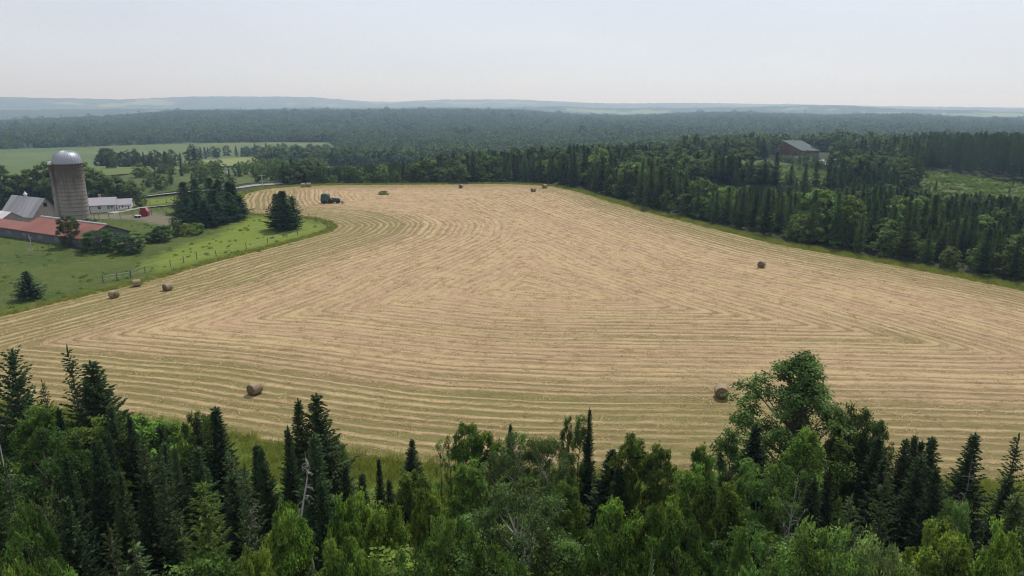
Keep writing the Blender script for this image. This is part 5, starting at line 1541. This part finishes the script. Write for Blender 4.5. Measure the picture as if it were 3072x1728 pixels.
# sample r so that spacing grows with distance
rg = np.linspace(rmin, rmax, 600); dens = rg / (4.3 + 0.0036 * rg) ** 2
cdf = np.cumsum(dens); cdf /= cdf[-1]
r_s = np.interp(u_, cdf, rg)
need = int(1.87 * np.trapezoid(dens, rg) * 0.95) if hasattr(np, 'trapezoid') else int(1.87 * np.trapz(dens, rg) * 0.95)
az_, r_s = az_[:min(need, N_)], r_s[:min(need, N_)]
fx, fy = r_s * np.sin(az_), r_s * np.cos(az_)
MEAD = px_poly([(-300, 452), (0, 449), (300, 440), (560, 431), (800, 428), (990, 428), (1020, 450), (1010, 468), (800, 492), (620, 506), (420, 522), (200, 540), (-300, 548)])
MEAD2 = px_poly([(330, 560), (410, 592), (470, 585), (545, 573), (700, 560), (825, 550), (960, 553), (1000, 505), (880, 498), (690, 512), (520, 515), (380, 530)])
k_ = ~poly_mask(fx, fy, MEAD) & ~poly_mask(fx, fy, PAST) & ~poly_mask(fx, fy, FIELD) & ~poly_mask(fx, fy, MEAD2)
rightzone = (az_ > a0) & (r_s < 445)
lim = np.where(az_ < a0, 470, 0)
k_ &= ~rightzone & (r_s > lim)
# a few grassy openings far off
op = vnoise(fx / 330, fy / 330, 12) + 0.4 * vnoise(fx / 120, fy / 120, 13)
k_ &= ~((op > 0.93) & (r_s > 900))
fx, fy, r_s = fx[k_], fy[k_], r_s[k_]
n = len(fx)
con = R_.uniform(size=n) < np.clip(0.45 + 0.45 * vnoise(fx / 90, fy / 90, 14), 0.1, 0.9)
idx = np.where(con, R_.integers(0, 4, n), 4 + R_.integers(0, 4, n))
grow = 0.78 + r_s / 2750 * 0.75
hv = R_.uniform(0.7, 1.2, n) * (1 + 0.15 * vnoise(fx / 60, fy / 60, 15))
tallp = (R_.uniform(size=n) < 0.012) & (r_s > 900)
hv = np.where(tallp, hv * 1.55, hv)
scl = np.stack([grow * hv * 1.1, grow * hv * 1.1, (0.85 + 0.1 * grow) * hv], 1)
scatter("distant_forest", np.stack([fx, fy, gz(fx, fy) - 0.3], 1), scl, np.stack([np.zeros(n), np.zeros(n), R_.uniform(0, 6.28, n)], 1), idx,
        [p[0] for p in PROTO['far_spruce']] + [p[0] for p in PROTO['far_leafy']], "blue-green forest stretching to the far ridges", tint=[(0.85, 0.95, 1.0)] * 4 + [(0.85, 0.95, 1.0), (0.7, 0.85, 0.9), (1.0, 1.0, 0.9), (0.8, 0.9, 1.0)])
print("far trees", n, "wood", len(XX))

# ------------------------------------------------------------------ ground cover
def tuft_mesh(name, n, h, spread, wdt, m, seed, lie=0.35):
    R = np.random.default_rng(seed)
    P = np.zeros((n, 3)); P[:, :2] = R.normal(size=(n, 2)) * spread
    D = unit(np.column_stack([R.normal(size=(n, 2)) * lie, np.ones(n)]))
    b = unit(np.cross(D, R.normal(size=(n, 3))))
    l = (h * R.uniform(0.5, 1.2, n))[:, None]; w = wdt * 0.5
    V = np.stack([P - b * w * 0.6, P + b * w * 0.6, P + D * l * 0.6 + b * w, P + D * l], 1)
    return np_mesh(name, V.reshape(-1, 3), np.arange(4 * n).reshape(-1, 4), [m])
M['blade'] = leaf_material("tall_grass_blades", (0.20, 0.235, 0.055), 0.45, var=0.4, clump=2)
M['weed'] = leaf_material("weed_leaves", (0.12, 0.20, 0.03), 0.35, var=0.4, clump=2)
M['haybits'] = simple("hay_tufts", (0.50, 0.37, 0.19), 0.95, 0.35, 6)
gm = [tuft_mesh(f"grass_tuft_{i}", 46, 0.75, 0.28, 0.035, M['blade'], 200 + i) for i in range(4)]
def along(line, n, d0, d1, R, sgn=1):
    L = np.array(line); seg = np.linalg.norm(np.diff(L, axis=0), axis=1); c = np.concatenate([[0], np.cumsum(seg)])
    s = R.uniform(0, c[-1], n); i = np.clip(np.searchsorted(c, s) - 1, 0, len(seg) - 1)
    t = unit(np.diff(L, axis=0))[i]; p = L[i] + t * (s - c[i])[:, None]
    nr = np.column_stack([-t[:, 1], t[:, 0]]) * sgn
    return p + nr * R.uniform(d0, d1, n)[:, None]
P = np.concatenate([along(NEARG, 3000, -4.8, 0.5, R_), along(RT, 3400, -2.6, 0.4, R_), along(LEFTG, 2000, -0.3, 1.9, R_, -1)])
n = len(P)
s = R_.uniform(0.45, 0.9, n) * np.where(np.arange(n) >= 6400, 0.7, 1)
idx = R_.integers(0, 4, n)
scatter("tall_grass", np.column_stack([P, gz(P[:, 0], P[:, 1]) + 0.02]), np.column_stack([s * 1.3, s * 1.3, s]), np.column_stack([np.zeros(n), np.zeros(n), R_.uniform(0, 6.28, n)]), idx, gm, "tall yellow-green grass fringing the hay field", tint=[(1, 1, 1), (0.8, 0.95, 0.8), (1.1, 1.0, 1.0), (0.65, 0.9, 0.6)])
# weeds in the pasture
wm = [make_leafy(f"weed_clump_{i}", 210 + i, 0.55, 0.9, bushy, 14, 22, 0.11, rc=0.2, zb=0.0, sticks=0, lmat='weed')[0] for i in range(3)]
pa = np.array(PAST); wx, wy = R_.uniform(-150, 10, 30000), R_.uniform(70, 215, 30000)
k_ = poly_mask(wx, wy, PAST); wx, wy = wx[k_], wy[k_]
lm = poly_mask(wx, wy, LUSH); cl = vnoise(wx / 6, wy / 6, 31)
k_ = np.where(lm, R_.uniform(size=len(wx)) < 0.04 + 0.12 * (cl > 0.35), R_.uniform(size=len(wx)) < 0.03 + 0.12 * (cl > 0.5)) & ~poly_mask(wx, wy, DIRT)
wx, wy = wx[k_], wy[k_]
cx_, cy_ = R_.uniform(60, 260, 40000), R_.uniform(150, 290, 40000)
cl = vnoise(cx_ / 7, cy_ / 7, 33)
k_ = (poly_mask(cx_, cy_, clear[0]) | poly_mask(cx_, cy_, clear[1])) & (R_.uniform(size=40000) < 0.18 + 0.5 * (cl > 0.1))
wx, wy = np.concatenate([wx, cx_[k_]]), np.concatenate([wy, cy_[k_]])
n = len(wx); s = R_.uniform(0.3, 0.95, n) * np.where(wx > 40, 1.9, 1.0)
scatter("pasture_weeds", np.column_stack([wx, wy, gz(wx, wy) + 0.02]), np.column_stack([s, s, s * 0.8]), np.column_stack([np.zeros(n), np.zeros(n), R_.uniform(0, 6.28, n)]), R_.integers(0, 3, n), wm, "green weeds and clumps of grass in the pasture", tint=[(1, 1, 1), (0.85, 0.95, 0.9), (0.75, 0.85, 0.8)])
# loose hay on the stubble
hm = [tuft_mesh(f"hay_tuft_{i}", 26, 0.32, 0.20, 0.03, M['haybits'], 220 + i, lie=2.2) for i in range(4)]
hx_, hy_ = R_.uniform(-90, 190, 60000), R_.uniform(42, 222, 60000)
k_ = poly_mask(hx_, hy_, FIELD) & (R_.uniform(size=60000) < 0.55) & (np.abs(hx_ / hy_) < 0.8)
hx_, hy_ = hx_[k_], hy_[k_]; n = len(hx_); s = R_.uniform(0.5, 1.2, n)
scatter("loose_hay", np.column_stack([hx_, hy_, gz(hx_, hy_) + 0.06]), np.column_stack([s * 1.3, s, s * 0.8]), np.column_stack([np.zeros(n), np.zeros(n), R_.uniform(0, 6.28, n)]), R_.integers(0, 4, n), hm, "loose tufts of cut hay lying on the stubble", tint=[(1, 1, 1)])
# undergrowth below the near wood
um = [make_leafy(f"undergrowth_{i}", 230 + i, 1.2, 1.8, bushy, 26, 45, 0.12, rc=0.17, zb=0.0, sticks=0, lmat='leaf')[0] for i in range(3)]
ux_, uy_ = R_.uniform(-50, 50, 2600), R_.uniform(8, 41.5, 2600)
k_ = (np.abs(ux_) < uy_ * 0.85 + 6) & (uy_ < np.interp(ux_, np.array(NEARG)[:, 0], np.array(NEARG)[:, 1]) - 5.5); ux_, uy_ = ux_[k_], uy_[k_]; n = len(ux_); s = R_.uniform(0.5, 1.5, n)
scatter("undergrowth", np.column_stack([ux_, uy_, np.zeros(n)]), np.column_stack([s, s, s * 0.9]), np.column_stack([np.zeros(n), np.zeros(n), R_.uniform(0, 6.28, n)]), R_.integers(0, 3, n), um, "shady undergrowth beneath the near wood", tint=[(0.7, 0.8, 0.8), (0.6, 0.75, 0.8), (0.85, 0.85, 0.8)])
# weeds left standing in the field
ptree('mid_bush', 'weed_patch', 1150, 584, 572, 34, "small green patch of uncut weeds on the stubble beyond the tractor", None, (1.9, 1.75, 1.3), 'weeds')

# ------------------------------------------------------------------ haze
mb = MB(); mb.box((0, 0, 60), (31000, 31000, 250)); 
m, nt = mat("haze"); N = NT(nt)
pv = N.n("ShaderNodeVolumePrincipled")
pv.inputs["Color"].default_value = (0.50, 0.71, 1.0, 1)
pv.inputs["Absorption Color"].default_value = (1, 1, 1, 1)
pv.inputs["Density"].default_value = HAZE_DENSITY
pv.inputs["Anisotropy"].default_value = 0.35
o_ = N.n("ShaderNodeOutputMaterial"); N.l(pv.outputs[0], o_.inputs[1])
hz = mb.build("haze", m); tag(hz, "pale blue summer haze over the valley", None, None, 'stuff')
